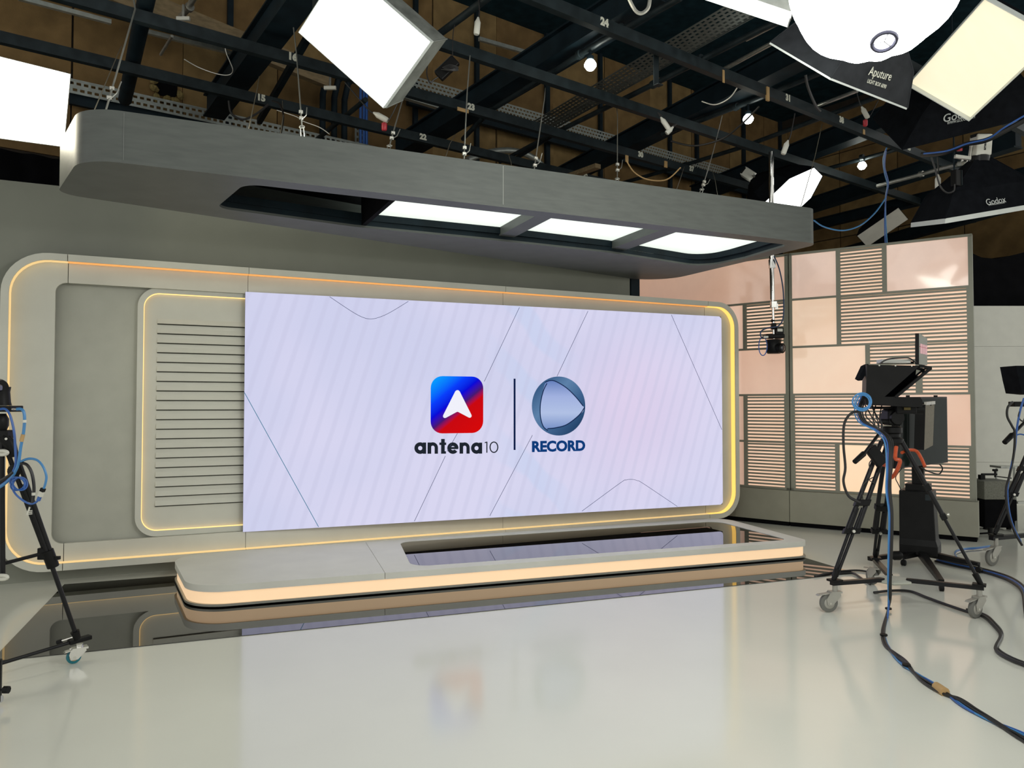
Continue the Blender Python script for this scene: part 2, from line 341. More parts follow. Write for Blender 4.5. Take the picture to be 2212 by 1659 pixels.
def disp_mat():
    m = bpy.data.materials.new('led_display'); m.use_nodes = True; nt = m.node_tree; b = nt.nodes['Principled BSDF']
    b.inputs['Base Color'].default_value = (.004, .004, .004, 1); b.inputs['Roughness'].default_value = .6; b.inputs['Specular IOR Level'].default_value = 0
    tc = nt.nodes.new('ShaderNodeTexCoord'); sx = nt.nodes.new('ShaderNodeSeparateXYZ'); nt.links.new(tc.outputs['Object'], sx.inputs[0])
    def rgb(c): n = nt.nodes.new('ShaderNodeRGB'); n.outputs[0].default_value = s2l(*c)+(1,); return n.outputs[0]
    def mix(f, a, b_):
        n = nt.nodes.new('ShaderNodeMix'); n.data_type = 'RGBA'; nt.links.new(f, n.inputs[0]); nt.links.new(a, n.inputs[6]); nt.links.new(b_, n.inputs[7]); return n.outputs[2]
    def mr(src, a, b_, c=0., d=1.):
        n = nt.nodes.new('ShaderNodeMapRange'); n.interpolation_type = 'SMOOTHSTEP'; nt.links.new(src, n.inputs[0])
        for i, v in enumerate((a, b_, c, d)): n.inputs[i+1].default_value = v
        return n.outputs[0]
    nz = nt.nodes.new('ShaderNodeTexNoise'); nz.inputs['Scale'].default_value = .55; nz.inputs['Detail'].default_value = 2; nt.links.new(tc.outputs['Object'], nz.inputs['Vector'])
    base = mix(mr(nz.outputs['Fac'], .35, .65), rgb((206, 208, 236)), rgb((216, 214, 240)))
    # soft pink cloud at right and pale blue / peach bands in the middle
    gx = nt.nodes.new('ShaderNodeVectorMath'); gx.operation = 'DISTANCE'; nt.links.new(tc.outputs['Object'], gx.inputs[0]); gx.inputs[1].default_value = (1.55, 0, 0.0)
    base = mix(mr(gx.outputs['Value'], 0, 1.5, .55, 0), base, rgb((226, 204, 232)))
    wv = nt.nodes.new('ShaderNodeTexWave'); wv.inputs['Scale'].default_value = .75; wv.inputs['Distortion'].default_value = 3.5; wv.inputs['Detail'].default_value = 2; wv.bands_direction = 'DIAGONAL'
    nt.links.new(tc.outputs['Object'], wv.inputs['Vector'])
    ab = nt.nodes.new('ShaderNodeMath'); ab.operation = 'SUBTRACT'; nt.links.new(sx.outputs[0], ab.inputs[0]); ab.inputs[1].default_value = .25
    a2 = nt.nodes.new('ShaderNodeMath'); a2.operation = 'ABSOLUTE'; nt.links.new(ab.outputs[0], a2.inputs[0])
    mm = nt.nodes.new('ShaderNodeMath'); mm.operation = 'MULTIPLY'; nt.links.new(mr(a2.outputs[0], 0, .75, .4, 0), mm.inputs[0]); nt.links.new(mr(wv.outputs['Fac'], .45, .8), mm.inputs[1])
    base = mix(mm.outputs[0], base, rgb((188, 208, 240)))
    mp = nt.nodes.new('ShaderNodeMapping'); mp.inputs['Rotation'].default_value = (0, math.radians(-17), 0); nt.links.new(tc.outputs['Object'], mp.inputs[0])
    w2 = nt.nodes.new('ShaderNodeTexWave'); w2.bands_direction = 'X'; w2.inputs['Scale'].default_value = 2.1; w2.inputs['Distortion'].default_value = .6; w2.inputs['Detail Scale'].default_value = .4
    nt.links.new(mp.outputs[0], w2.inputs['Vector'])
    base = mix(mr(w2.outputs['Fac'], .55, 1., 0, .30), base, rgb((194, 194, 222)))
    nt.links.new(base, b.inputs['Emission Color']); b.inputs['Emission Strength'].default_value = 1.0
    return m
MB().prism(scr_poly, (0, .012, 0)).build('display', disp_mat(), led)
NAVY = flat('screen_navy', (12, 30, 72)); INK = flat('screen_ink', (28, 34, 44)); RBLUE = flat('screen_record_blue', (8, 58, 120)); LINEM = flat('screen_line', (70, 76, 110)); WHT = flat('screen_white', (240, 240, 250)); TEALL = flat('screen_teal_line', (60, 120, 150))
YL = YS-.003
def sline(pts, m, w_=.0045):
    P = [SCR(*p) for p in pts]; mb = MB()
    P = smoothpath(P, 8) if len(P) > 2 else P
    for a, b in zip(P[:-1], P[1:]): mb.beam((a.x, YL+.001, a.z), (b.x, YL+.001, b.z), .002, w_, up=(-(b.z-a.z), 0, (b.x-a.x)))
    mb.build('line_graphic', m, led)
sline([(712, 641), (760, 673), (785, 686), (803, 689), (823, 684), (846, 673), (882, 651)], LINEM)
sline([(528, 848), (688, 1138)], TEALL, .006)
sline([(1122, 664), (1046, 824)], LINEM); sline([(988, 936), (966, 975)], LINEM); sline([(962, 985), (895, 1126)], LINEM)
sline([(1270, 672), (1203, 813)], LINEM); sline([(1150, 940), (1058, 1114)], LINEM)
sline([(1450, 680), (1559, 928)], LINEM)
sline([(1257, 1104), (1340, 1043), (1352, 1037), (1364, 1035.5), (1376, 1038), (1390, 1045), (1463, 1094)], LINEM)
def spoly(name, pts2, m, y0, th, parent=led): return MB().prism([Vector((p[0], y0, p[1])) for p in pts2], (0, th, 0)).build(name, m, parent)
# square app icon with a blue-to-red gradient
a, b = SCR(928, 812), SCR(1046, 935); ix, iz, ih = (a.x+b.x)/2, (a.z+b.z)/2, (a.z-b.z)/2
def icon_mat():
    m = bpy.data.materials.new('screen_icon_gradient'); m.use_nodes = True; nt = m.node_tree; bs = nt.nodes['Principled BSDF']
    bs.inputs['Base Color'].default_value = (.004, .004, .004, 1); bs.inputs['Specular IOR Level'].default_value = 0
    tc = nt.nodes.new('ShaderNodeTexCoord'); dp = nt.nodes.new('ShaderNodeVectorMath'); dp.operation = 'DOT_PRODUCT'
    nt.links.new(tc.outputs['Object'], dp.inputs[0]); dp.inputs[1].default_value = (.62/ih, 0, -.78/ih)
    r = nt.nodes.new('ShaderNodeValToRGB'); mp = nt.nodes.new('ShaderNodeMapRange'); mp.inputs[1].default_value = -1.3; mp.inputs[2].default_value = 1.3
    nt.links.new(dp.outputs['Value'], mp.inputs[0]); nt.links.new(mp.outputs[0], r.inputs[0]); cr = r.color_ramp; cr.elements[0].color = s2l(0, 165, 255)+(1,); cr.elements[1].color = s2l(215, 0, 0)+(1,)
    for pos, c in ((.28, (0, 60, 250)), (.42, (0, 0, 215)), (.54, (70, 20, 110)), (.63, (200, 0, 10))):
        e = cr.elements.new(pos); e.color = s2l(*c)+(1,)
    nt.links.new(r.outputs[0], bs.inputs['Emission Color']); bs.inputs['Emission Strength'].default_value = 1.0
    return m
spoly('app_icon', rounded([(ix-ih*.965, iz-ih), (ix+ih*.965, iz-ih), (ix+ih*.965, iz+ih), (ix-ih*.965, iz+ih)], ih*.42, 8), icon_mat(), YL, .003)
ar = [SCR(988, 836), SCR(1024, 908), SCR(988, 889), SCR(951, 909)]
spoly('arrow_mark', rounded([(p.x, p.z) for p in ar], [.03, .022, .02, .022], 4), WHT, YL-.002, .003)
bar = [SCR(1109.5, 818), SCR(1113.5, 818), SCR(1113.5, 972), SCR(1109.5, 972)]
spoly('divider_bar', [(p.x, p.z) for p in bar], NAVY, YL, .003)
XD, ZD = (1, 0, 0), (0, 0, 1)
def fit_text(name, body, m, px0, px1, py, hpx, bold, spacing=1.):
    p0, p1 = SCR(px0, py), SCR(px1, py); h = abs(SCR(px0, py-hpx/2).z-SCR(px0, py+hpx/2).z)
    t = text(name, body, m, led, ((p0.x+p1.x)/2, YL, p0.z), XD, ZD, 1., .0, bold, 'CENTER', spacing)
    vs = t.data.vertices; xs = [v.co.x for v in vs]; zs = [v.co.z for v in vs]
    sxx = (p1.x-p0.x)/(max(xs)-min(xs)); szz = h/(max(zs)-min(zs)); cx, cz = (max(xs)+min(xs))/2, (max(zs)+min(zs))/2
    for v in vs: v.co = ((v.co.x-cx)*sxx, v.co.y, (v.co.z-cz)*szz)
    t.location.z += (SCR(px1, py).z-p0.z)/2
    s = t.modifiers.new('solid', 'SOLIDIFY'); s.thickness = .002
    return t
def arc2(c, ro, ri, a0, a1, n=20):
    A = [math.radians(a0+(a1-a0)*k/n) for k in range(n+1)]
    return [(c[0]+ro[0]*math.cos(a), c[1]+ro[1]*math.sin(a)) for a in A], [(c[0]+ri[0]*math.cos(a), c[1]+ri[1]*math.sin(a)) for a in A]
W_ = .33
def glyph(ch):
    R = lambda x0, x1, y0, y1: ('r', [(x0, y0), (x1, y0), (x1, y1), (x0, y1)])
    ring = lambda c, a0, a1: ('a', arc2(c, (.52, .52), (.52-W_, .52-W_), a0, a1))
    if ch == 'a': return [ring((.52, .5), 0, 360), R(1.05-W_+.03, 1.05, 0, 1)], 1.18
    if ch == 'n': return [R(0, W_, 0, 1), ('a', arc2((.47, .54), (.47, .48), (.47-W_+.03, .48-W_+.03), 0, 180)), R(.94-W_+.03, .94, 0, .55)], 1.07
    if ch == 't': return [R(.16, .16+W_, 0, 1.32), R(0, .62, .78, 1.0), R(.16, .60, 0, .22)], .72
    if ch == 'e': return [ring((.52, .5), 0, 322), R(.12, 1.02, .41, .60)], 1.14
    if ch == '1': return [R(.14, .235, 0, 1), ('r', [(0, .86), (.14, .90), (.235, 1), (.14, 1), (0, .95)])], .42
    if ch == '0': return [('a', arc2((.40, .5), (.40, .52), (.30, .42), 0, 360))], .8
def word(body, m, px0, px1, py, hpx):
    p0, p1 = SCR(px0, py), SCR(px1, py); h = abs(SCR(px0, py-hpx/2).z-SCR(px0, py+hpx/2).z)
    gl = [glyph(c) for c in body]; tot = sum(a for _, a in gl)-.1; sx_ = (p1.x-p0.x)/tot; u = 0
    for g_, adv in gl:
        mb = MB(); base = lambda x, y: Vector((p0.x+(u+x)*sx_, YL, p0.z+(p1.z-p0.z)*(u+x)/tot-h/2+y*h))
        for k, (kind, dat) in enumerate(g_):
            dy = Vector((0, -.0002*k, 0))
            if kind == 'r': mb.prism([base(*q)+dy for q in dat], (0, .002, 0))
            else:
                O, I = dat; n_ = len(O)
                for q in range(n_-1): mb.prism([base(*O[q])+dy, base(*O[q+1])+dy, base(*I[q+1])+dy, base(*I[q])+dy], (0, .002, 0))
        mb.build('letter', m, led); u += adv
word('antena', INK, 895, 1042, 968, 24.5)
word('10', INK, 1047, 1074, 966, 24)
fit_text('station_name', 'RECORD', RBLUE, 1149, 1264, 963.5, 24.5, .045)
# glossy globe logo
ga, gb = SCR(1149, 877), SCR(1264, 877); gx, gz = (ga.x+gb.x)/2, SCR(1206, 877).z; gr = (gb.x-ga.x)/2
GLOB = mat('screen_globe_rim', (.02, .02, .02), .5, spec=.1, var=0)
def ramp_emit(name, stops, vec, lo, hi):
    m = bpy.data.materials.new(name); m.use_nodes = True; nt = m.node_tree; bs = nt.nodes['Principled BSDF']
    bs.inputs['Base Color'].default_value = (.004, .004, .004, 1); bs.inputs['Specular IOR Level'].default_value = 0
    tc = nt.nodes.new('ShaderNodeTexCoord'); dp = nt.nodes.new('ShaderNodeVectorMath'); dp.operation = 'DOT_PRODUCT'; nt.links.new(tc.outputs['Object'], dp.inputs[0]); dp.inputs[1].default_value = vec
    mp = nt.nodes.new('ShaderNodeMapRange'); mp.inputs[1].default_value = lo; mp.inputs[2].default_value = hi; nt.links.new(dp.outputs['Value'], mp.inputs[0])
    r = nt.nodes.new('ShaderNodeValToRGB'); nt.links.new(mp.outputs[0], r.inputs[0]); cr = r.color_ramp
    cr.elements[0].color = s2l(*stops[0])+(1,); cr.elements[1].color = s2l(*stops[-1])+(1,)
    for k, c in enumerate(stops[1:-1]): e = cr.elements.new((k+1)/(len(stops)-1)); e.color = s2l(*c)+(1,)
    nt.links.new(r.outputs[0], bs.inputs['Emission Color']); bs.inputs['Emission Strength'].default_value = 1.0
    return m
circ = [(gx+gr*math.cos(2*math.pi*k/64), gz+gr*1.005*math.sin(2*math.pi*k/64)) for k in range(64)]
spoly('globe_disc', circ, ramp_emit('globe_shade', [(52, 88, 130), (92, 128, 168), (60, 96, 138), (34, 66, 104)], (.7, 0, -.7), -gr, gr), YL, .003)
def gpt(x, y): p = SCR(x, y); return (p.x, p.z)
face = [gpt(*p) for p in ((1179, 824), (1187, 821.5), (1197, 822.5), (1212, 830), (1226, 840), (1240, 853), (1252, 868), (1259, 877), (1262, 881), (1259, 889), (1250, 898), (1238, 908), (1224, 917), (1208, 923), (1194, 925), (1180, 927), (1173, 921), (1168, 906), (1166.5, 888), (1167.5, 868), (1172, 846), (1176, 832))]
spoly('globe_face', face, ramp_emit('globe_face_shade', [(112, 140, 196), (176, 192, 228), (160, 176, 222), (92, 122, 184)], (0, 0, 1), -gr*.85, gr*.85), YL-.002, .003)
for pts in (((1177, 826), (1188, 822), (1200, 824), (1222, 837), (1242, 856), (1259, 877)), ((1262, 880), (1250, 897), (1224, 917), (1200, 924), (1182, 926)), ((1183, 930), (1173, 921), (1167, 900), (1167, 872), (1173, 845), (1181, 828))):
    P = smoothpath([Vector((gpt(*p)[0], YL-.004, gpt(*p)[1])) for p in pts], 5); mb = MB()
    for p_, q_ in zip(P[:-1], P[1:]): mb.beam(p_, q_, .002, .011, up=(-(q_.z-p_.z), 0, (q_.x-p_.x)))
    mb.build('globe_groove', flat('screen_groove', (18, 38, 78)), led)

# ================================================================ FLOOR MIRROR + STAGE
mr_ = MB().prism([(-1.24, 5.70, .001), (5.78, 5.63, .001), (6.02, 7.96, .001), (-1.17, 7.90, .001)], (0, 0, .004)).build('mirror_floor_panel', MIRROR)
tag(mr_, 'black mirror-finish floor panel around the low stage', 'floor panel')
st = thing('stage', 'low rounded grey stage with glowing peach sides and dark glass inset', 'stage', (2.85, 7.2, .005))
SC4 = [(-.12, 6.52), (5.90, 6.355), (6.10, 8.14), (-.30, 7.985)]
def inset(pts, d):
    out = []; N = len(pts)
    for i in range(N):
        a, b, c = Vector(pts[i-1]), Vector(pts[i]), Vector(pts[(i+1) % N]); e1 = (b-a).normalized(); e2 = (c-b).normalized()
        n1 = Vector((-e1.y, e1.x)); n2 = Vector((-e2.y, e2.x)); k = (n1+n2)/(1+n1.dot(n2)); out.append(tuple(b+k*d))
    return out
def plan(pts, r, z): return [Vector((p.x, p.y, z)) for p in rounded(pts, r, 10)]
RR = [.34, .14, .3, .34]
MB().prism(plan(inset(SC4, .045), RR, .005), (0, 0, .010)).build('plinth', BLKM, st, True)
MB().prism(plan(SC4, RR, .015), (0, 0, .018)).build('base_strip', mat('brushed_strip', (.30, .30, .26), .35, .4, var=.05), st, True)
BANDM = mat('peach_light_band', (.6, .45, .3), .4, spec=.3, emit=s2l(250, 212, 168), es=.72, var=.03)
MB().prism(plan(inset(SC4, .018), RR, .033), (0, 0, .097)).build('light_band', BANDM, st, True)
# top slab in three boards; the glass inset lies between two strips of the right boards
def cutx(poly, x0, x1):
    def clip(P, f, g):
        out = []
        for i in range(len(P)):
            a, b = P[i-1], P[i]; fa, fb = f(a), f(b)
            if (fa >= 0) != (fb >= 0): t = fa/(fa-fb); out.append(a+(b-a)*t)
            if fb >= 0: out.append(b)
        return out
    P = [Vector(p) for p in poly]; sl_ = .085
    P = clip(P, lambda p: (p.x-sl_*(p.y-7.2))-x0, 0); return clip(P, lambda p: x1-(p.x-sl_*(p.y-7.2)), 0)
top = plan(SC4, RR, .130)
MB().prism(cutx(top, -9, 1.478), (0, 0, .054)).build('top_board', SETG_LIT, st, True)
INS = [(1.69, 6.64), (5.74, 6.50), (5.86, 7.88), (1.88, 7.90)]
def ringslab(outer, inner, z, h, name, m, parent):
    c = Vector((sum(p[0] for p in inner)/len(inner), sum(p[1] for p in inner)/len(inner)))
    def hit(poly, ang):
        d = Vector((math.cos(ang), math.sin(ang))); best = None
        for i in range(len(poly)):
            a, b = Vector(poly[i-1][:2])-c, Vector(poly[i][:2])-c; e = b-a; den = d.x*e.y-d.y*e.x
            if abs(den) < 1e-12: continue
            t = (a.x*e.y-a.y*e.x)/den; u_ = (a.x*d.y-a.y*d.x)/den
            if t > 0 and -1e-6 <= u_ <= 1+1e-6 and (best is None or t > best): best = t
        return c+d*best
    angs = sorted({round(math.atan2(p[1]-c.y, p[0]-c.x), 5) for p in list(outer)+list(inner)})
    O = [hit(outer, a) for a in angs]; I = [hit(inner, a) for a in angs]
    return MB().ring([(p.x, p.y, z) for p in O], [(p.x, p.y, z) for p in I], (0, 0, h)).build(name, m, parent)
outer_r = [(p.x, p.y) for p in cutx(top, 1.482, 99)]
inner_r = [(p.x, p.y) for p in rounded(INS, [.16, .12, .16, .16], 8)]
ringslab(outer_r, inner_r, .130, .054, 'top_board', SETG_LIT, st)
MB().prism([(p[0], p[1], .150) for p in inner_r], (0, 0, .029)).build('glass_inset', MIRROR, st)
# ================================================================ CANOPY
ca = thing('hanging_canopy', 'long dark grey rounded canopy with lit panels hung over the stage', 'canopy', (2.4, 6.6, 3.2))
C4 = [(-.78, 5.585), (5.61, 5.865), (5.41, 8.50), (-1.07, 6.585)]
CH0, CH1 = 3.2, 3.545
co = [(p.x, p.y) for p in rounded(C4, [.30, .14, .45, .16], 12)]
RC = [(.235, 5.80), (5.36, 6.02), (5.40, 6.75), (5.30, 7.36), (3.89, 7.02), (2.64, 6.91), (1.21, 6.84), (.05, 6.60)]
ci = [(p.x, p.y) for p in rounded(RC, [.16, .12, 0, .26, .5, .5, .5, .12], 8)]
def inset2(loop, d):
    c = Vector((2.7, 6.5)); return [tuple(Vector(p)+(c-Vector(p)).normalized()*d) for p in loop]
ringslab(co, ci, CH0, .02, 'soffit', CANO, ca)
oi = inset([Vector(p) for p in C4], .02); oin = [(p.x, p.y) for p in rounded(oi, [.28, .12, .43, .14], 12)]
MB().ring([(p[0], p[1], CH0+.02) for p in co], [(p[0], p[1], CH0+.02) for p in oin], (0, 0, CH1-CH0-.02)).build('fascia', CANO, ca, True)
MB().prism([(p[0], p[1], CH1-.03) for p in oin], (0, 0, .012)).build('top_sheet', BLKM, ca)
ci2 = [(Vector(p)+(Vector(p)-Vector((2.7, 6.5))).normalized()*.02) for p in ci]
MB().ring([(p[0], p[1], CH0+.02) for p in ci2], [(p[0], p[1], CH0+.02) for p in ci], (0, 0, .045)).build('recess_wall', BEAMM, ca)
ci3 = inset2(ci, .03)
ringslab([tuple(p) for p in ci2], ci3, CH0+.066, .012, 'recess_ledge', BEAMM, ca)
MB().ring([(p[0], p[1], CH0+.078) for p in ci2], [(p[0], p[1], CH0+.078) for p in ci3], (0, 0, .05)).build('recess_wall', BEAMM, ca)
LPAN = mat('canopy_light_panel', (.7, .7, .68), .5, spec=.2, var=.02, emit=(.90, 1, .90), es=E_CANOPY)
YC1 = 7.45
def yc0(x): return 5.585+.0438*(x+.78)+.06
for xa, xb in ((1.375, 2.64), (2.80, 3.95), (4.13, 5.36)):
    MB().add([(xa, yc0(xa), CH0+.13), (xb, yc0(xb), CH0+.13), (xb-.02, YC1, CH0+.13), (xa-.06, YC1, CH0+.13)], [(0, 3, 2, 1)]).build('light_panel', LPAN, ca).modifiers.new('s', 'SOLIDIFY').thickness = .008
for xa, xb in ((2.64, 2.80), (3.95, 4.13)):
    MB().hexa([(xa, yc0(xa), CH0+.05), (xb, yc0(xb), CH0+.05), (xb-.03, YC1-.33, CH0+.05), (xa-.03, YC1-.33, CH0+.05), (xa, yc0(xa), CH0+.135), (xb, yc0(xb), CH0+.135), (xb-.03, YC1-.33, CH0+.135), (xa-.03, YC1-.33, CH0+.135)]).build('divider', CANO, ca)
MB().hexa([(1.335, yc0(1.3), CH0+.02), (1.375, yc0(1.375), CH0+.02), (1.31, 6.86, CH0+.02), (1.27, 6.86, CH0+.02), (1.335, yc0(1.3), CH0+.3), (1.375, yc0(1.375), CH0+.3), (1.31, 6.86, CH0+.3), (1.27, 6.86, CH0+.3)]).build('divider', BLKM, ca)
MB().box((.66, 6.32, CH0+.29), (1.4, 1.1, .01)).build('dark_bay_lid', BLKM, ca)
for px in (1092, 270):
    a = onY(px, 372 if px == 1092 else 260, 5.66); xx = a.x; yy = 5.585+.0438*(xx+.78)
    MB().box((xx, yy-.001, (CH0+CH1)/2+.005), (.004, .004, CH1-CH0-.03)).build('seam_line', mat('seam_filler', (.36, .37, .34), .6) if px == 1092 else mat('seam_dull', (.16, .17, .16), .6), ca)

# ================================================================ BACKLIT PARTITIONS
pA, pB, pD = onZ(1588, 1125), onZ(1703, 1137), onZ(2110, 1172)
def tile_mat(i, rgb, es):
    m = mat('backlit_acrylic_%d' % i, (.55, .42, .34), .10, spec=.6, var=.05, emit=s2l(*rgb), es=es, coat=.6)
    nt = m.node_tree; b = nt.nodes['Principled BSDF']; nz = nt.nodes.new('ShaderNodeTexNoise'); nz.inputs['Scale'].default_value = 1.1; nz.inputs['Detail'].default_value = 1
    tc = [n for n in nt.nodes if n.type == 'TEX_COORD'][0]; nt.links.new(tc.outputs['Object'], nz.inputs['Vector'])
    mx = nt.nodes.new('ShaderNodeMix'); mx.data_type = 'RGBA'; mx.inputs[6].default_value = s2l(*rgb)+(1,); mx.inputs[7].default_value = s2l(min(255, rgb[0]+12), max(0, rgb[1]-6), max(0, rgb[2]-16))+(1,)
    nt.links.new(nz.outputs['Fac'], mx.inputs[0]); nt.links.new(mx.outputs[2], b.inputs['Emission Color'])
    return m
TM = {'top': tile_mat(0, (222, 198, 186), .58), 'mid': tile_mat(1, (236, 210, 184), .64), 'warm': tile_mat(2, (250, 218, 178), .74), 'pink': tile_mat(3, (232, 198, 178), .60), 'salmon': tile_mat(4, (218, 182, 162), .52)}
BACKL = tile_mat(5, (252, 216, 192), .78)
PFR = mat('partition_frame_paint', (.27, .27, .215), .5, spec=.3, var=.04)
ROWZ = (3.655, 3.03, 2.39, 1.752, 1.112, .475)
def partition(name, label, p, q, s0, s1, rows, base_seams=(), back=.08):
    d = (q-p).normalized(); n = Vector((-d.y, d.x, 0)); n = n if n.dot(p) > 0 else -n     # n points away from the camera
    root = thing(name, label, 'partition', p+d*(s0+s1)/2)
    def PP(s, z, off): return p+d*s+n*(back+off)+Z3*z
    def slab(nm, a, b, z0, z1, o0, o1, m): return MB().box((PP(a, z0, o0)+PP(b, z1, o1))/2, (abs(b-a), o1-o0, z1-z0), (d, n, Z3)).build(nm, m, root)
    slab('back_board', s0+.02, s1-.01, .40, 3.62, .095, .115, WHITEP)
    for a, b in ((s0, s0+.035), (s1-.045, s1)): slab('upright', a, b, .475, 3.655, 0, .115, PFR)
    slab('top_rail', s0, s1, 3.63, 3.66, 0, .115, PFR)
    slab('bottom_rail', s0, s1, .472, .50, 0, .115, PFR)
    for zz in ROWZ[1:5]: slab('cross_rail', s0+.03, s1-.04, zz-.014, zz+.014, .004, .03, PFR)
    me = {}
    for r, cells in enumerate(rows):
        zt, zb = ROWZ[r]-.014, ROWZ[r+1]+.014
        if r == 0: zt = 3.63
        if r == 4: zb = .50
        for k, (a, b, kind) in enumerate(cells):
            if k: slab('mullion', a-.032, a, zb, zt, 0, .03, PFR)
            if kind != 'slat':
                slab('backlit_panel', a, b, zb, zt, .022, .032, TM[kind])
            else:
                slab('glow_sheet', a, b, zb, zt, .07, .08, BACKL)
                N = 13; pit = (zt-zb-.012)/N
                slab('slat_stile', a, a+.022, zb, zt, .0, .02, PFR); slab('slat_stile', b-.022, b, zb, zt, 0, .02, PFR)
                key = round(b-a, 3)
                for i in range(N):
                    zz = zb+.006+(i+.5)*pit+.008
                    if key not in me:
                        o = MB().box(PP((a+b)/2, zz, .011), (b-a-.04, .018, pit*.50), (d, n, Z3)).build('slat', PFR, root); me[key] = o.data
                    else: link('slat', me[key], PP((a+b)/2, zz, .011), root)
    # plinth
    segs = [s0]+list(base_seams)+[s1+.02]
    for a, b in zip(segs[:-1], segs[1:]):
        MB().box((p+d*(a+b)/2)+n*.11+Z3*.265, (b-a-.004, .22, .41), (d, n, Z3)).build('plinth', SETD if False else mat('plinth_paint', (.30, .295, .235), .6, spec=.25, var=.04), root)
    MB().box((p+d*(s0+s1)/2)+n*.14+Z3*.032, (s1-s0, .22, .060), (d, n, Z3)).build('kick_recess', BLKM, root)
    return root, PP
LB = (pB-pA).length; LD = (pD-pB).length
pr, PPR = partition('backlit_partition', 'right backlit wall section of peach tiles and grey slats by the tripod', pB, pD, .02, LD, [
    [(.055, .615, 'top'), (.647, 1.185, 'slat'), (1.217, LD-.045, 'top')],
    [(.055, .615, 'mid'), (.647, LD-.045, 'slat')],
    [(.055, .955, 'mid'), (.987, 1.545, 'slat'), (1.577, LD-.045, 'slat')],
    [(.055, 1.27, 'slat'), (1.302, LD-.045, 'pink')],
    [(.055, .600, 'slat'), (.632, 1.33, 'warm'), (1.362, LD-.045, 'slat')]])
pl, PPL = partition('backlit_partition', 'narrow backlit wall section of salmon tiles behind the screen end', pA, pB, -1.74, LB-.005, [
    [(-1.70, LB-.05, 'salmon')],
    [(-1.70, .10, 'pink'), (.132, LB-.05, 'slat')],
    [(-1.70, LB-.05, 'pink')],
    [(-1.70, .10, 'salmon'), (.132, LB-.05, 'slat')],
    [(-1.70, .10, 'salmon'), (.132, LB-.05, 'slat')]], (-.8, 0.0))

# ================================================================ LIGHTING GRID
def pxline(p, q, z): return onZ(p[0], p[1], z), onZ(q[0], q[1], z)
NUMH = .085
def gridrail(base_y, x0, x1, label, marks, z=5.0, w_=.07, h_=.108):
    P = lambda x: Vector((x, base_y+.27*x, z))
    root = thing('lighting_rail', label, 'ceiling rail', (P(x0)+P(x1))/2, 'numbered rails of the lighting grid')
    MB().beam(P(x0), P(x1), w_, h_).build('rail_bar', RAILM, root)
    d = (P(x1)-P(x0)).normalized(); nn = Vector((d.y, -d.x, 0))
    for t, px, py in marks:
        c = onV(px, py, P(0)+nn*(w_/2+.001), d)
        text('number_marking', t, WHTXT, root, (c.x, c.y, z+.01), d, Z3, NUMH*1.12, .0006, .006)
    return root
gridrail(8.72, -4.2, 7.6, 'lowest black ceiling rail marked 15, 22 and 29 over the canopy', [('15', 564, 218), ('22', 914, 304), ('29', 1264, 392)])
gridrail(7.50, -4.0, 8.6, 'black ceiling rail marked 16, 23, 30 and 37', [('16', 632, 126), ('23', 1018, 237), ('30', 1384, 340), ('37', 1494, 372)])
gridrail(6.30, .8, 13.0, 'unnumbered black ceiling rail running behind the glowing diamond softbox', [])
gridrail(5.10, 1.6, 12.5, 'nearest black ceiling rail marked 24, 31, 38 and 46', [('24', 1306, 55), ('31', 1703, 217), ('38', 1818, 265), ('46', 1963, 325)])
gridrail(3.55, 5.6, 14.5, 'black ceiling rail at the right edge with taped cable bundle', [], z=4.75)
def rail_tape(px, py, base_y, label, sz):
    d = Vector((1, .27, 0)).normalized(); nn = Vector((d.y, -d.x, 0)); c = onV(px, py, Vector((0, base_y, 0))+nn*.038, d)
    tag(MB().box(c, sz, (d, nn, Z3)).build('tape_tag', TAPE), label, 'tape')
for a_ in ((1563, 165, 5.10, 'paper tag hanging on the rail right of number 24', (.03, .006, .13)), (1658, 203, 5.10, 'brown tape wrapped on the rail left of number 31', (.045, .02, .15)), (1866, 285, 5.10, 'small brown tape on the rail right of number 38', (.045, .01, .06)),
           (1438, 355, 7.50, 'brown tape on the rail between numbers 30 and 37', (.06, .012, .09)), (1354, 343, 7.50, 'brown folded tape left of number 30', (.05, .012, .09)), (1000, 238, 7.50, 'tan tape left of number 23', (.15, .012, .04))): rail_tape(*a_)
def crossbeam(p, q, z, w_, h_, label, name='cross_beam', m=BEAMM, flange=True):
    a, b = pxline(p, q, z)
    root = thing(name, label, 'ceiling beam', (a+b)/2)
    MB().beam(a, b, w_, h_).build('web', m, root)
    if flange:
        for dz in (-h_/2, h_/2): MB().beam(a+Z3*dz, b+Z3*dz, w_*1.5, .02).build('flange', m, root)
    return root
crossbeam((462, 232), (690, -80), 5.35, .17, .26, 'thick black steel beam crossing at upper left behind the number 16')
crossbeam((560, 262), (735, -40), 5.25, .06, .07, 'slim black bar beside the thick upper left beam', 'cross_bar', BEAMM, False)
crossbeam((868, 322), (1430, -30), 5.30, .20, .24, 'thick black steel beam crossing under the number 23')
crossbeam((1195, 392), (1760, 100), 5.30, .16, .24, 'black steel beam rising from the canopy past the number 30')
crossbeam((1500, 420), (2120, 175), 5.30, .14, .26, 'black steel beam behind the number 38')
crossbeam((1640, 480), (2200, 300), 5.15, .12, .22, 'low black steel beam above the far partition')
crossbeam((1700, 500), (2260, 365), 5.05, .10, .16, 'lower black beam at far right under the cable bundle')
crossbeam((1810, 550), (2260, 420), 4.75, .10, .18, 'black beam just above the backlit partition')
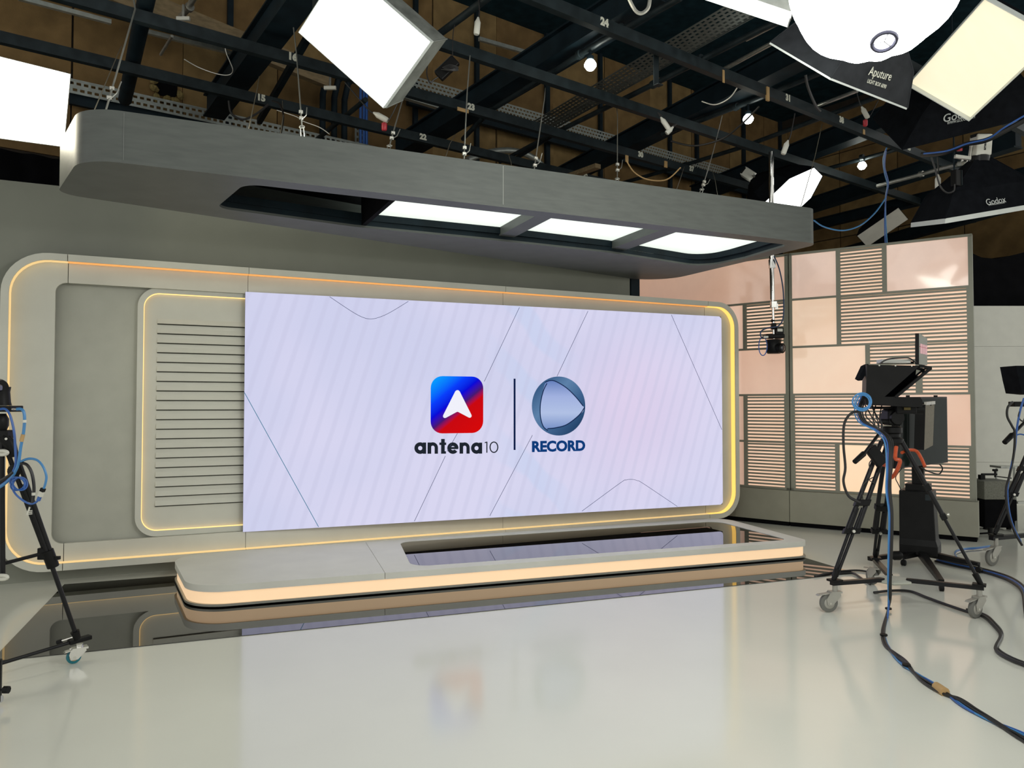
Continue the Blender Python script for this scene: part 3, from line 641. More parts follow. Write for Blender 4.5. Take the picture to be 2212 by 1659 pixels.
def pipe(pts, z, r, label, m=RAILM, name='grid_pipe', cat='pipe', clamps=()):
    P = [onZ(x, y, z) for x, y in pts]; root = thing(name, label, cat, P[0])
    MB().tube(P, r, 10).build('tube', m, root, True)
    for (x, y) in clamps:
        c = onZ(x, y, z); d = (P[-1]-P[0]).normalized(); MB().cyl(c-d*.025, c+d*.025, r*1.5, n=10).build('clamp_ring', m, root, True)
    return root
pipe([(940, 80), (1010, 28), (1060, -10)], 5.095, .035, 'short black pipe at the right corner of the diamond softbox')
pipe([(1000, 300), (1060, 238), (1298, 90), (1470, -5)], 5.10, .03, 'black grid pipe carrying the first round bulb', clamps=((1252, 118), (1340, 62)))
pipe([(1110, 345), (1207, 283), (1412, 182), (1650, 61), (1720, 30)], 5.10, .03, 'black grid pipe held by the flat hanging bracket', clamps=((1412, 182), (1512, 128)))
pipe([(1080, 350), (1180, 296), (1330, 222)], 5.085, .026, 'short black pipe ending at the pale curved hose')
pipe([(1300, 408), (1478, 357), (1606, 317), (1751, 263), (1960, 185)], 5.09, .028, 'black grid pipe passing behind the white lamp head', clamps=((1481, 356), (1612, 311)))
pipe([(1430, 290), (1500, 265), (1640, 212), (1790, 150)], 5.12, .03, 'black grid pipe near the second round bulb', clamps=((1590, 231),))
pipe([(1650, 390), (1760, 372), (1912, 330), (2010, 300)], 5.09, .028, 'black grid pipe carrying the third round bulb', clamps=((1862, 340),))
pipe([(1612, 85), (1680, 50), (1760, 8)], 5.15, .022, 'pale aluminium pipe left of the big lantern', ZINC)
pipe([(1552, 156), (1668, 93)], 5.08, .022, 'pale tube ending at the rail with a paper tag', ZINC)
pipe([(1768, 228), (1852, 196)], 5.10, .022, 'short pale tube with tape under the cloth softbox', ZINC)
pipe([(370, 62), (405, 20), (425, -15)], 5.6, .03, 'grey pipe with knob clamp at upper left', ZINC, clamps=((409, 16),))
pipe([(347, 118), (372, 78)], 5.5, .016, 'thin grey drop tube at upper left', ZINC)
pipe([(680, 305), (790, 215)], 5.09, .03, 'black pipe under the diamond softbox by the blue cables')
pipe([(270, 215), (320, -20)], 5.15, .075, 'thick black tube behind the left canopy wire', BEAMM)
pipe([(1895, 402), (1985, 378), (2040, 362), (2090, 350)], 4.6, .025, 'pale pipe clamp bar left of the lower softbox', ZINC, clamps=((1990, 376), (2075, 352)))
# knob clamps
for x, y, z, lab in ((396, 32, 5.5, 'pale T-handle clamp on the upper left pipe'), (713, 182, 5.1, 'pale T-handle clamp under the number 16 rail')):
    c = onZ(x, y, z); k = thing('knob_clamp', lab, 'clamp', c)
    MB().cyl(c-Z3*.05, c+Z3*.10, .014).build('stem', ZINC, k); MB().beam(c-RT*.065-Z3*.04, c+RT*.065-Z3*.04, .03, .035).build('handle', WHITEP, k)
# hanging flat bracket
b0 = onZ(1417, 120, 5.0); root = thing('hanging_bracket', 'flat dark bracket hanging below the number 24 rail', 'bracket', b0)
MB().box(b0-Z3*.12, (.07, .01, .36), (GD, GN, Z3)).build('plate', RAILM, root); MB().box(b0-Z3*.30-GN*.03, (.07, .06, .01), (GD, GN, Z3)).build('foot', RAILM, root)
# plank and struts on the wall
def strip_on_wall(p, q, off, w_, h_, name, label, cat, m):
    a = onV(p[0], p[1], onwall(0, 0, off), GD); b = onV(q[0], q[1], onwall(0, 0, off), GD); b.z = a.z+(b.z-a.z)
    return tag(MB().beam(a, b, w_, h_).build(name, m), label, cat)
strip_on_wall((150, -58), (712, 170), .9, .10, .26, 'wooden_plank', 'rough wooden plank lying along the upper left rail', 'plank', WOOD)
strip_on_wall((40, -5), (240, 48), .5, .05, .05, 'strut_channel', 'grey steel strut channel at the upper left corner', 'channel', GALV)
strip_on_wall((290, 62), (520, 118), .5, .05, .05, 'strut_channel', 'grey steel strut channel beneath the plank', 'channel', GALV)
strip_on_wall((1035, 84), (1150, 117), .4, .05, .06, 'strut_channel', 'short grey strut channel left of the long beam', 'channel', GALV)
strip_on_wall((870, 205), (1000, 245), .6, .08, .10, 'conduit_duct', 'pale metal duct under the perforated tray', 'duct', GALV)
strip_on_wall((0, 250), (140, 278), .3, .06, .16, 'support_beam', 'dark beam low on the brown wall at left', 'beam', BEAMM)
strip_on_wall((150, 212), (780, 350), .25, .06, .14, 'support_beam', 'dark beam along the bottom of the slotted tray', 'beam', BEAMM)
strip_on_wall((880, 212), (1640, 418), .25, .08, .20, 'support_beam', 'dark beam along the bottom of the high perforated tray', 'beam', BEAMM)
wd = onZ(1255, 372, 4.9); tag(MB().beam(wd-GN*.35, wd+GN*.35, .10, .06).build('timber_offcut', WOOD), 'short timber offcut resting above the canopy near number 29', 'timber')

# ---- perforated cable trays: real slots
def perforated(origin, du, dv, L, Hh, rows, pitch, name, label, m, th=.004, root=None):
    du, dv = Vector(du).normalized(), Vector(dv).normalized(); root = root or thing(name, label, 'cable tray', origin)
    mb = MB(); nU = int(L/pitch); vs = {}; nn = du.cross(dv).normalized()*th
    rowh = Hh/rows; bars = []
    def rect(u0, u1, v0, v1):
        a = [origin+du*u0+dv*v0, origin+du*u1+dv*v0, origin+du*u1+dv*v1, origin+du*u0+dv*v1]; mb.add(a, [(0, 1, 2, 3)])
    for r in range(rows):
        v0 = r*rowh; sh = .28*rowh; ofs = (pitch/2 if r % 2 else 0)
        rect(0, L, v0, v0+sh); rect(0, L, v0+rowh-sh, v0+rowh)
        for i in range(nU+1):
            u0 = i*pitch+ofs; rect(max(0, u0), min(L, u0+pitch*.38), v0+sh, v0+rowh-sh)
    o = mb.build('perforated_sheet', m, root); s = o.modifiers.new('s', 'SOLIDIFY'); s.thickness = th
    for e in (0, Hh):
        MB().beam(origin+dv*e, origin+du*L+dv*e, .02, .008, up=nn).build('folded_edge', m, root)
    return root
t0 = onV(135, 182, onwall(0, 0, .35), GD)
perforated(t0-Z3*.07, GD, Z3, 5.6, .15, 2, .075, 'cable_tray', 'slotted galvanised cable tray low along the left brown wall', GALV)
t1 = onV(868, 178, onwall(0, 0, .35), GD)
perforated(t1-Z3*.10, GD, Z3, 8.6, .24, 4, .07, 'cable_tray', 'bright perforated cable tray high along the rear wall', GALV)
a, b = onZ(1150, 285, 5.6), onZ(1625, 10, 5.6); dd = (b-a).normalized(); sdv = dd.cross(Z3).normalized()
otr = perforated(a-sdv*.20, dd, sdv, (b-a).length, .40, 6, .075, 'cable_tray', 'wide perforated cable tray crossing overhead to the upper right', mat('grey_tray', (.13, .15, .14), .5, .5, var=.15))
perforated(a-sdv*.20, dd, Z3, (b-a).length, .14, 2, .075, 'cable_tray', None, mat('grey_tray', (.13, .15, .14), .5), root=otr)
t3 = onV(768, 262, onwall(0, 0, .2), GD)
perforated(Vector((t3.x, t3.y, t3.z-.75)), Z3, GD, .8, .13, 2, .085, 'cable_tray', 'short upright perforated tray beside blue cables', GALV)
t4 = onV(1955, 415, onwall(0, 0, 2.2), GD)
perforated(t4, GD, Z3, 2.6, .1, 2, .085, 'cable_tray', 'pale cable tray behind the third bulb at right', GALV)
for i, (x, m_) in enumerate(((779, BLUE), (786, BLUE), (792, BLUE))):
    p = onV(x, 200, onwall(0, 0, .3), GD)
    tag(MB().tube([(p.x, p.y, 6.6), (p.x, p.y, 5.7), (p.x+.02, p.y, 4.4)], .02, 6).build('data_cable', BLUE, None, True), '%s upright blue data cable on the brown wall' % ('left', 'middle', 'right')[i], 'cable', 'blue cables on the wall')
for i, x in enumerate((697, 722, 744)):
    p = onV(x, 230, onwall(0, 0, .25), GD)
    tag(MB().tube([(p.x, p.y, 4.4), (p.x, p.y, 6.0), (p.x+.05, p.y, 6.25), (p.x+.15, p.y-.1, 6.35)], .045, 10).build('conduit', BEAMM, None, True), '%s upright black conduit left of the blue cables' % ('leftmost', 'middle', 'rightmost')[i], 'conduit', 'black conduits on the wall')
hp = [onV(x, y, onwall(0, 0, .4), GD) for x, y in ((1010, 345), (1060, 328), (1110, 326), (1150, 340), (1185, 372), (1200, 400))]
tag(cable('flexible_hose', hp, .05, GALV, n=10), 'pale curved flexible hose behind the canopy', 'hose')
# ================================================================ STUDIO LAMPS
def softbox(label, cs, back, depth, face_m, cloth=CLOTH, lip=.035, bs=.22, head=None, rim_m=WHITEC, mids=.80, group='softboxes hung from the grid', diff_in=.0):
    cs = [Vector(c) for c in cs]; ctr = sum(cs, Vector())/len(cs); bk_ = Vector(back).normalized(); N = len(cs)
    root = thing('softbox', label, 'softbox', ctr, group)
    bc_ = ctr+bk_*depth; bcs = [bc_+(c-ctr)*bs for c in cs]
    mid = [ctr+bk_*depth*.45+(c-ctr)*mids for c in cs]
    for i in range(N):
        j = (i+1) % N
        o = MB().add([cs[i], cs[j], mid[j], mid[i], bcs[j], bcs[i]], [(0, 1, 2, 3), (3, 2, 4, 5)]).build('side_panel', cloth, root)
        o.modifiers.new('s', 'SOLIDIFY').thickness = .004
        MB().tube([cs[i], mid[i], bcs[i]], .006, 6).build('rod_seam', cloth, root, True)
    MB().poly([ctr+(c-ctr)*.992+bk_*diff_in for c in cs]).build('diffuser', face_m, root).modifiers.new('s', 'SOLIDIFY').thickness = .003
    mb = MB()
    fr_ = -bk_*lip
    mb.ring(cs, [ctr+(c-ctr)*.985 for c in cs], fr_); mb.build('rim', rim_m, root)
    MB().lathe(bc_, bk_, [(.085, -.02), (.085, .03), (.07, .04)]).build('speed_ring', BLKMET, root, True)
    if head: lamp_head(root, bc_+bk_*.03, bk_, head)
    return root
def lamp_head(root, p, ax, txt):
    ax = Vector(ax).normalized(); sd = ax.cross(Z3); sd = sd.normalized() if sd.length > .05 else RT.copy(); sd = sd if sd.dot(RT) > 0 else -sd
    dn = sd.cross(ax).normalized(); h = MB().box(p+ax*.10, (.20, .15, .135), (ax, sd, dn)).build('lamp_head', WHITEP, root, bevel=.015)
    MB().box(p+ax*.19, (.03, .152, .10), (ax, sd, dn)).build('vent', BLK, h)
    fwd = -FW if abs(dn.dot(FW)) > abs(sd.dot(FW)) else -FW
    face = dn if dn.dot(-FW) > 0 else -dn
    text('lettering', txt, BLK, h, p+ax*.10+face*.069, ax, face.cross(ax), .036, .0008, .001)
    y0 = p+ax*.10
    MB().beam(y0-sd*.09, y0-sd*.09-ax*.12-face*.02, .012, .03).build('yoke', WHITEP, h); MB().beam(y0-sd*.09-ax*.12, y0-sd*.24-ax*.10, .03, .03).build('yoke', WHITEP, h)
    if root['label'].startswith('black'): MB().cyl(y0-sd*.20-ax*.05, y0-sd*.20-ax*.0, .025).build('knob', REDP, h)
def bright(name, c, es): return mat(name, (.8, .8, .78), .6, spec=.2, var=.02, emit=c, es=es)
F1 = bright('diffuser_warm', (1, .93, .72), E_SOFT); F2 = bright('diffuser_white', (.97, 1, .93), E_SOFT*1.25); F3 = bright('diffuser_soft', (.95, 1, .92), E_SOFT*.6)
F5 = mat('diffuser_cream', (.75, .70, .56), .7, spec=.2, var=.05, scale=3, stretch=(1, 4, 1), emit=(1, .88, .62), es=.62)
FAP = bright('diffuser_key', (1, .98, .90), E_APUTURE); FOFF = mat('diffuser_unlit', (.42, .40, .36), .8, spec=.1, var=.08, scale=5, bump=.2, bscale=12)
F8 = bright('diffuser_octa', (.97, 1, .97), 3.0); F7 = bright('diffuser_low', (.95, 1, .95), 3.0)
softbox('glowing warm softbox cut by the left picture edge', [(-1.63, 6.47, 4.16), (-1.1, 7.17, 4.35), (-1.17, 7.36, 3.79), (-1.7, 6.66, 3.6)], (-.8, .53, .28), .42, F1)
softbox('bright diamond-tilted softbox hanging above the canopy front', [(.65, 6.05, 4.5), (.93, 5.74, 4.93), (1.55, 5.48, 4.33), (1.26, 5.79, 3.9)], Vector((.549, .807, .22))+RT*.5+Z3*.35, .46, F2, mids=.95, cloth=mat('silver_cloth', (.20, .21, .19), .55, .2, var=.35, scale=7))
softbox('cream softbox with creased diffuser at the top right corner', [(5.51, 4.73, 4.35), (5.34, 3.9, 4.65), (5.81, 3.69, 4.34), (5.98, 4.53, 4.04)], (.59, .16, .79), .42, F5, lip=.05)
pq = [at(1706, 47, 4.75), at(1712, 26, 4.25), at(1380, -85, 4.15), at(1380, -62, 4.65)]
softbox('softbox seen from below at the top edge left of the lantern', pq, Z3+RT*.25-FW*.2, .40, F3, cloth=mat('silver_cloth', (.20, .21, .19), .55))
apr = softbox('black light box with white maker lettering behind the lantern', [(3.5, 4.09, 4.05), (3.6, 3.66, 3.65), (4.48, 3.86, 3.66), (4.37, 4.29, 4.07)], (.133, -.658, .741), .46, FAP, cloth=mat('charcoal_cloth', (.020, .022, .025), .8, spec=.2, var=.25, scale=10, bump=.1, bscale=150), lip=.012)
# lettering on the light box lies on its near side panel
def on_panel(x, y, p0, p1, p2):
    n_ = (p1-p0).cross(p2-p0); r = ray(x, y); return CAM+r*((p0-CAM).dot(n_)/r.dot(n_)), n_.normalized()
A1, A2 = Vector((3.6, 3.66, 3.65)), Vector((4.48, 3.86, 3.66)); AC = Vector((3.988, 3.976, 3.856)); AB = Vector((.133, -.658, .741)).normalized()
A3 = AC+AB*.46*.45+(A1-AC)*.80
def panel_text(root, body, m, x0, y0, x1, y1, p0, p1, p2, hpx, bold=.0, lift=.012):
    a, n_ = on_panel(x0, y0, p0, p1, p2); b, _ = on_panel(x1, y1, p0, p1, p2); n_ = n_ if n_.dot(-FW) > 0 else -n_
    xd = (b-a).normalized(); yd = n_.cross(xd); d = (a-CAM).dot(FW)
    t = text('lettering', body, m, root, (a+b)/2+n_*lift, xd, yd, 1., .0, bold)
    vs = t.data.vertices; xs = [v.co.dot(xd) for v in vs]; ys = [v.co.dot(yd) for v in vs]
    cx, cy = (max(xs)+min(xs))/2, (max(ys)+min(ys))/2; fx = (b-a).length/(max(xs)-min(xs)); fy = hpx*d/F_PX/(max(ys)-min(ys))
    for v in vs: v.co = xd*((v.co.dot(xd)-cx)*fx)+yd*((v.co.dot(yd)-cy)*fy)
    s = t.modifiers.new('solid', 'SOLIDIFY'); s.thickness = .001
panel_text(apr, 'Aputure', WHTXT, 1874, 155, 1922, 168, A1, A2, A3, 24, .01)
panel_text(apr, 'LIGHT BOX 6090', WHTXT, 1871, 174, 1911, 187, A1, A2, A3, 8, .0)
n0, n1 = at(1950, 322, 7.0), at(2235, 250, 7.15); FH = Vector((FW.x, FW.y, 0)).normalized()
ff = FH*.56+Z3*.50
g6 = softbox('large black softbox behind the cream one showing white lettering', [n0, n1, n1+ff, n0+ff], -FH*.66+Z3*.74, .60, FOFF, lip=.01, rim_m=CLOTH, bs=.3)
c6 = (n0+n1)/2+ff/2; b6 = (-FH*.66+Z3*.74).normalized(); m6 = c6+b6*.27+(n0-c6)*.80
panel_text(g6, 'Godox', LGTXT, 2036, 256, 2104, 240, n0, n1, m6, 17, .006); panel_text(g6, 'WWW.GODOX.COM', LGTXT, 2044, 266, 2104, 252, n0, n1, m6, 6)
m0, m1 = at(2042, 472, 7.0), at(2255, 436, 7.25); f7 = FH*.6+Z3*.105
g7 = softbox('black softbox with white lettering and white lamp head low at right', [m0, m1, m1+f7, m0+f7], Z3-FH*.15, .50, F7, lip=.045, bs=.17, head='amaran')
c7 = (m0+m1)/2+f7/2; b7 = (Z3-FH*.15).normalized(); m7 = c7+b7*.225+(m0-c7)*.80
panel_text(g7, 'Godox', LGTXT, 2128, 438, 2170, 431, m0, m1, m7, 14, .006); panel_text(g7, 'WWW.GODOX.COM', LGTXT, 2133, 444, 2168, 438, m0, m1, m7, 4)
# octagonal softbox partly hidden by the canopy
oc = at(1702, 432, 10.9); ou = (RT*.86+Z3*.42+FH*.25).normalized(); ov = (RT*.05-Z3*.42+FH*.9); ov = (ov-ou*ov.dot(ou)).normalized(); on_ = ou.cross(ov); on_ = on_ if on_.z < 0 else -on_
ocs = [oc+(ou*math.cos(2*math.pi*(k+.5)/8)+ov*math.sin(2*math.pi*(k+.5)/8))*.58 for k in range(8)]
softbox('white glowing octagonal softbox peeking over the canopy right end', ocs, -on_-RT*.4, .55, F8, lip=.01, head='amaran', rim_m=CLOTH)
S9 = [CAM+(Vector(p)-CAM)*.80 for p in ((12.48, 10.99, 5.47), (12.83, 11.07, 5.29), (12.46, 11.75, 4.84), (12.11, 11.67, 5.02))]
softbox('unlit grey-faced softbox above the backlit partition', S9, (.239, .621, .747), .30, FOFF, lip=.005, rim_m=CLOTH)
# lantern
lc, lr = at(1890, -38, 3.0), .318
ln = thing('lantern_light', 'huge glowing white lantern lamp with small ring at the top right', 'lantern', lc)
LANM = bright('lantern_skin', (1, 1, .97), E_LANTERN)
vs, fs = [], []; NU, NV = 40, 20
for j in range(NV+1):
    th = math.pi*j/NV
    for i in range(NU):
        ph = 2*math.pi*i/NU; rib = abs(((i % 4)/4)-.5)*2     # 1 on a rib, 0 between ribs
        r_ = lr*(.955+.055*rib*math.sin(th))
        vs.append(lc+Vector((math.sin(th)*math.cos(ph), math.sin(th)*math.sin(ph), math.cos(th)*.93))*r_)
for j in range(NV):
    for i in range(NU): fs.append((j*NU+i, j*NU+(i+1) % NU, (j+1)*NU+(i+1) % NU, (j+1)*NU+i))
MB().add(vs, fs).build('diffuser_globe', LANM, ln, True)
r_ = ray(1909, 85); oc_ = CAM-lc; A_ = r_.dot(r_); B_ = 2*r_.dot(oc_); C_ = oc_.dot(oc_)-lr*lr*.99
dd_ = B_*B_-4*A_*C_; hitp = CAM+r_*((-B_-math.sqrt(max(0, dd_)))/(2*A_)); hn = (hitp-lc).normalized()
rg = hitp+hn*.012; ru = hn.cross(Z3).normalized(); rv = hn.cross(ru)
RINGM = mat('lantern_ring', (.06, .06, .10), .5, var=.1)
MB().tube([rg+(ru*math.cos(2*math.pi*k/24)+rv*math.sin(2*math.pi*k/24))*.042 for k in range(24)], .0085, 6, closed=True).build('bottom_ring', RINGM, ln, True)
for k in range(3):
    a_ = 2*math.pi*k/3+.3; MB().tube([rg, rg+(ru*math.cos(a_)+rv*math.sin(a_))*.042], .0025, 6).build('ring_spoke', mat('spoke_grey', (.4, .4, .42), .5), ln)
MB().cyl(lc+Z3*(lr*.9), lc+Z3*(lr+.25), .07, .06).build('lamp_mount', BLK, ln, True)
# round bulbs
for (x, y, z, dr, lab) in ((1275, 104.5, 5.10, .16, 'first'), (1616, 221, 5.12, .19, 'second'), (1862, 342, 5.09, .10, 'third')):
    top_ = onZ(x, y, z); c = top_-Z3*dr; b_ = thing('round_bulb', '%s glowing round bulb from the left under the grid' % lab, 'bulb', c, 'round bulbs under the grid')
    MB().lathe(c, (0, 0, 1), [(.004, -.062), (.035, -.052), (.058, -.02), (.06, .0), (.045, .03), (.028, .045)], 16).build('glass_bulb', bright('bulb_glow', (.95, 1, .9), 30), b_, True)
    MB().lathe(c, (0, 0, 1), [(.028, .042), (.035, .05), (.035, .08), (.02, .09)], 14).build('socket', BEAMM, b_, True)
    MB().cyl(c+Z3*.05, top_, .012).build('stem', BEAMM, b_)

# ================================================================ WIRES AND HANGING BITS
CW = [((287, -10), (292, 20), (224, 241), 1, .007), ((262, 100), (248, 132), (196, 243), 0, .004), ((634, 60), (641, 122), (656, 303), 2, .006), ((560, 165), (556, 190), (534, 286), 0, .004), ((610, 218), (612, 250), (604, 298), 0, .004), ((888, 150), (876, 192), (836, 332), 2, .006), ((1016, 110), (1009, 200), (1004, 352), 1, .006), ((1178, 190), (1176, 215), (1154, 379), 1, .006), ((984, 290), (972, 310), (959, 350), 0, .004), ((1098, 332), (1104, 350), (1110, 372), 0, .004), ((1332, 232), (1334, 250), (1337, 402), 3, .005), ((1478, 360), (1470, 385), (1461, 416), 0, .004), ((1560, 250), (1540, 330), (1514, 424), 3, .005), ((1538, 365), (1545, 390), (1556, 426), 0, .003), ((1776, 268), (1760, 340), (1733, 446), 1, .004)]
for i, (t_, m_, b_, kind, r) in enumerate(CW):
    top_ = onZ(t_[0], t_[1], 5.03); bot = onZ(b_[0], b_[1], 3.545)+Vector((0, .03, -.02))
    f_ = (m_[1]-t_[1])/(b_[1]-t_[1]); dm = (top_-CAM).dot(FW)*(1-f_)+(bot-CAM).dot(FW)*f_; mid_ = at(m_[0], m_[1], dm)
    root = thing('suspension_wire', '%s suspension wire from the left holding the canopy' % ORD[i], 'wire', bot, 'wires holding the canopy')
    end = bot
    dirn = (mid_-bot).normalized()
    if kind in (2, 3):
        tb_ = bot+dirn*.10; en = bot+dirn*.24
        MB().tube([bot, bot+dirn*.1], .008, 6).build('hook_rod', STEEL, root)
        MB().beam(tb_-RT*.012, en-RT*.012, .006, .008).build('turnbuckle', STEEL, root); MB().beam(tb_+RT*.012, en+RT*.012, .006, .008).build('turnbuckle', STEEL, root)
        MB().tube([en+dirn*.015+(RT*math.cos(k*math.pi/5)+dirn*math.sin(k*math.pi/5))*.018 for k in range(10)], .006, 5, closed=True).build('eye', STEEL, root)
        end = en
    if kind == 1:
        MB().tube([bot+dirn*.025+(RT*math.cos(k*math.pi/5)+dirn*math.sin(k*math.pi/5))*.022 for k in range(10)], .007, 5, closed=True).build('eye_bolt', STEEL, root); end = bot+dirn*.045
    MB().tube([end, mid_, top_], r, 5).build('wire', STEEL if r > .0045 else mat('thin_wire', (.30, .27, .2), .5, .4), root, True)
    if r > .0045:
        for q in (.12, .2):
            p = end+(mid_-end)*q; MB().box(p, (.03, .02, .025)).build('wire_clip', STEEL, root)
        MB().tube([end+(mid_-end)*.1, end+(mid_-end)*.16+RT*.04, end+(mid_-end)*.26+RT*.05], r*.7, 5).build('wire_tail', STEEL, root)
def socket_hang(px, py, d, ang, label, top, plug=None, ln_=.15):
    c = at(px, py, d); dr = (RT*math.sin(ang)-UP*math.cos(ang)).normalized()
    root = thing('cable_socket', label, 'socket', c, 'white sockets hanging from the grid')
    MB().lathe(c-dr*ln_/2, dr, [(.008, 0), (.017, .025), (.027, .045), (.027, ln_*.9), (.022, ln_)], 10).build('body', WHITEP, root, True)
    cable('cord', [c-dr*ln_*.45, c-dr*(ln_*.9)+RT*.005, at(top[0], top[1], d)], .006, BCAB, root)
    if plug:
        p = at(plug[0], plug[1], d); MB().lathe(p+UP*.035, -UP, [(.012, 0), (.026, .01), (.026, .06), (.018, .075)], 10).build('plug', REDP, root, True)
        cable('cord', [p+UP*.03, p+UP*.07+RT*.05, at(plug[0]+28, plug[1]-48, d)], .005, BCAB, root)
socket_hang(1031, 56, 6.6, -.1, 'white hanging socket at top centre beside the first thin pipe', (1033, -10))
socket_hang(822, 252, 6.9, 1.05, 'white socket with red plug below the diamond softbox', (745, 178), (830, 273))
socket_hang(1436, 266, 8.0, .6, 'bent white socket on the rail above the canopy', (1430, 250))
socket_hang(1447, 281, 8.0, -.8, 'small white plug end just below the bent socket', (1452, 272), ln_=.10)
socket_hang(1697, 318, 7.8, -.35, 'white hanging socket near the second bulb', (1717, 245))
socket_hang(1868, 243, (onZ(1850, 197, 5.1)-CAM).dot(FW), .5, 'white socket with red plug under the black light box', (1850, 197), (1869, 265))
socket_hang(2026, 393, 7.6, 0., 'white hanging socket beside the lower right softbox', (2025, 340))
# power supply brick
DPB = (onZ(985, 46, 5.095)-CAM).dot(FW); pb = at(966, 148, DPB); px_ = (RT*.72+UP*.69).normalized(); py_ = FW.cross(px_).normalized()
root = thing('power_supply', 'black power supply brick hanging by cords near the diamond softbox', 'power supply', pb)
MB().box(pb, (.22, .10, .06), (px_, py_, FW)).build('brick', BLK, root, bevel=.008)
MB().box(pb-py_*.052, (.21, .006, .05), (px_, py_, FW)).build('heat_fin', RAILM, root)
cable('cord', [pb-px_*.11, pb-px_*.16-py_*.01, at(928, 178, DPB), at(922, 150, DPB), at(936, 92, DPB)], .006, BCAB, root)
cable('tie_cord', [pb+px_*.10, at(978, 122, DPB), at(979, 70, DPB), onZ(985, 46, 5.095)], .004, BCAB, root)
for k in range(4): cable('cord_loop', [at(955+k*2, 146+k, DPB-.06), at(972, 140+3*k, DPB-.08), at(990, 146+2*k, DPB-.06), at(975, 150+k, DPB-.08), at(953, 150, DPB-.06)], .004, BCAB, root)
def loose(name, pts, d0, d1, r, m, label, cat='cable', group=None):
    n = len(pts)-1; P = [at(x, y, d0+(d1-d0)*i/n) for i, (x, y) in enumerate(pts)]
    return tag(cable(name, P, r, m), label, cat, group)
loose('loose_wire', [(398, 128), (430, 146), (470, 160), (495, 162), (503, 152), (496, 132), (488, 112), (482, 78)], 8.6, 8.4, .006, STEEL, 'pale loose wire looping beside the upper left beam', 'wire')
loose('loose_cable', [(494, 218), (500, 245), (525, 258), (555, 245), (580, 225)], 8.0, 8.0, .012, BCAB, 'black cable looping under the number 15')
loose('loose_cable', [(588, 218), (604, 225), (612, 250), (606, 290)], 8.0, 7.2, .010, BCAB, 'black cable dropping behind the canopy right of number 15')
loose('loose_cable', [(598, 238), (640, 252), (655, 262), (690, 275), (712, 290)], 8.2, 8.2, .005, STEEL, 'thin pale wire sagging right of number 15', 'wire')
loose('loose_cable', [(1640, 230), (1600, 270), (1560, 300), (1500, 315), (1450, 305)], 7.6, 8.4, .010, BCAB, 'long black cable sagging from the number 31 rail')
loose('loose_cable', [(1516, 219), (1545, 226), (1575, 212), (1592, 190)], 8.2, 8.0, .007, STEEL, 'short grey wire hanging under the long beam', 'wire')
loose('loose_cable', [(1350, -60), (1354, -25), (1358, -5), (1372, 22), (1385, 29), (1398, 20), (1403, 5), (1405, -25), (1408, -60)], 5.4, 5.4, .014, STEEL, 'pale cable loop at the top edge near number 24')
loose('loose_cable', [(1740, 162), (1746, 190), (1762, 228), (1772, 240)], 6.2, 6.3, .012, BCAB, 'dark cable running down to the rail beside number 38')
loose('loose_cable', [(1352, 345), (1370, 372), (1400, 388), (1440, 388), (1470, 362)], 8.6, 8.8, .008, TAPE, 'brown cord sagging under the number 30')
loose('blue_cable', [(1915, 320), (1908, 345), (1911, 375), (1917, 400), (1913, 428), (1913, 470), (1916, 524)], 8.0, 9.6, .008, LBLUE, 'blue cable hanging straight down to the partition top', 'cable', 'blue cables dropping to the partition')
loose('blue_cable', [(1914, 325), (1911, 360), (1919, 395), (1914, 425), (1911, 475), (1912, 524)], 8.0, 9.6, .007, BLUE, 'darker blue cable twisted beside the straight light blue one', 'cable', 'blue cables dropping to the partition')
loose('blue_cable', [(1913, 428), (1890, 460), (1858, 487), (1820, 498), (1780, 490), (1758, 476)], 8.9, 8.4, .008, LBLUE, 'blue cable curving left from the bundle to the canopy end')
loose('cable_bundle', [(1990, 334), (2040, 330), (2085, 312), (2130, 303), (2180, 278), (2230, 250)], 7.4, 6.6, .022, BCAB, 'black cable bundle along the rail at far right')
loose('cable_bundle', [(1995, 332), (2045, 326), (2090, 310), (2135, 299), (2170, 275), (2230, 240)], 7.3, 6.5, .008, BLUE, 'blue cable lying along the black bundle at far right')
loose('loose_cable', [(2012, 340), (2020, 365), (2030, 400), (2045, 416), (2060, 412), (2062, 398)], 7.0, 7.0, .008, BCAB, 'black cable looping left of the lower right softbox')
pb2 = at(2065, 385, 7.1); root = thing('power_supply', 'upright black power supply left of the lower right softbox', 'power supply', pb2)
MB().box(pb2, (.07, .06, .15)).build('brick', BLK, root, bevel=.006); MB().box(pb2+RT*.036, (.004, .05, .14)).build('heat_fin', RAILM, root)
dl = at(2062, 413, 9.5); dlr = thing('downlight', 'small pale round downlight behind the lower right softbox', 'lamp', dl)
MB().lathe(dl, (0, 0, 1), [(.085, 0), (.09, .02), (.05, .05), (.03, .07)], 16).build('shade', bright('downlight_glow', (.9, 1, .9), .8), dlr, True); MB().cyl(dl+Z3*.07, Vector((dl.x, dl.y, HC)), .01).build('stem', BEAMM, dlr)
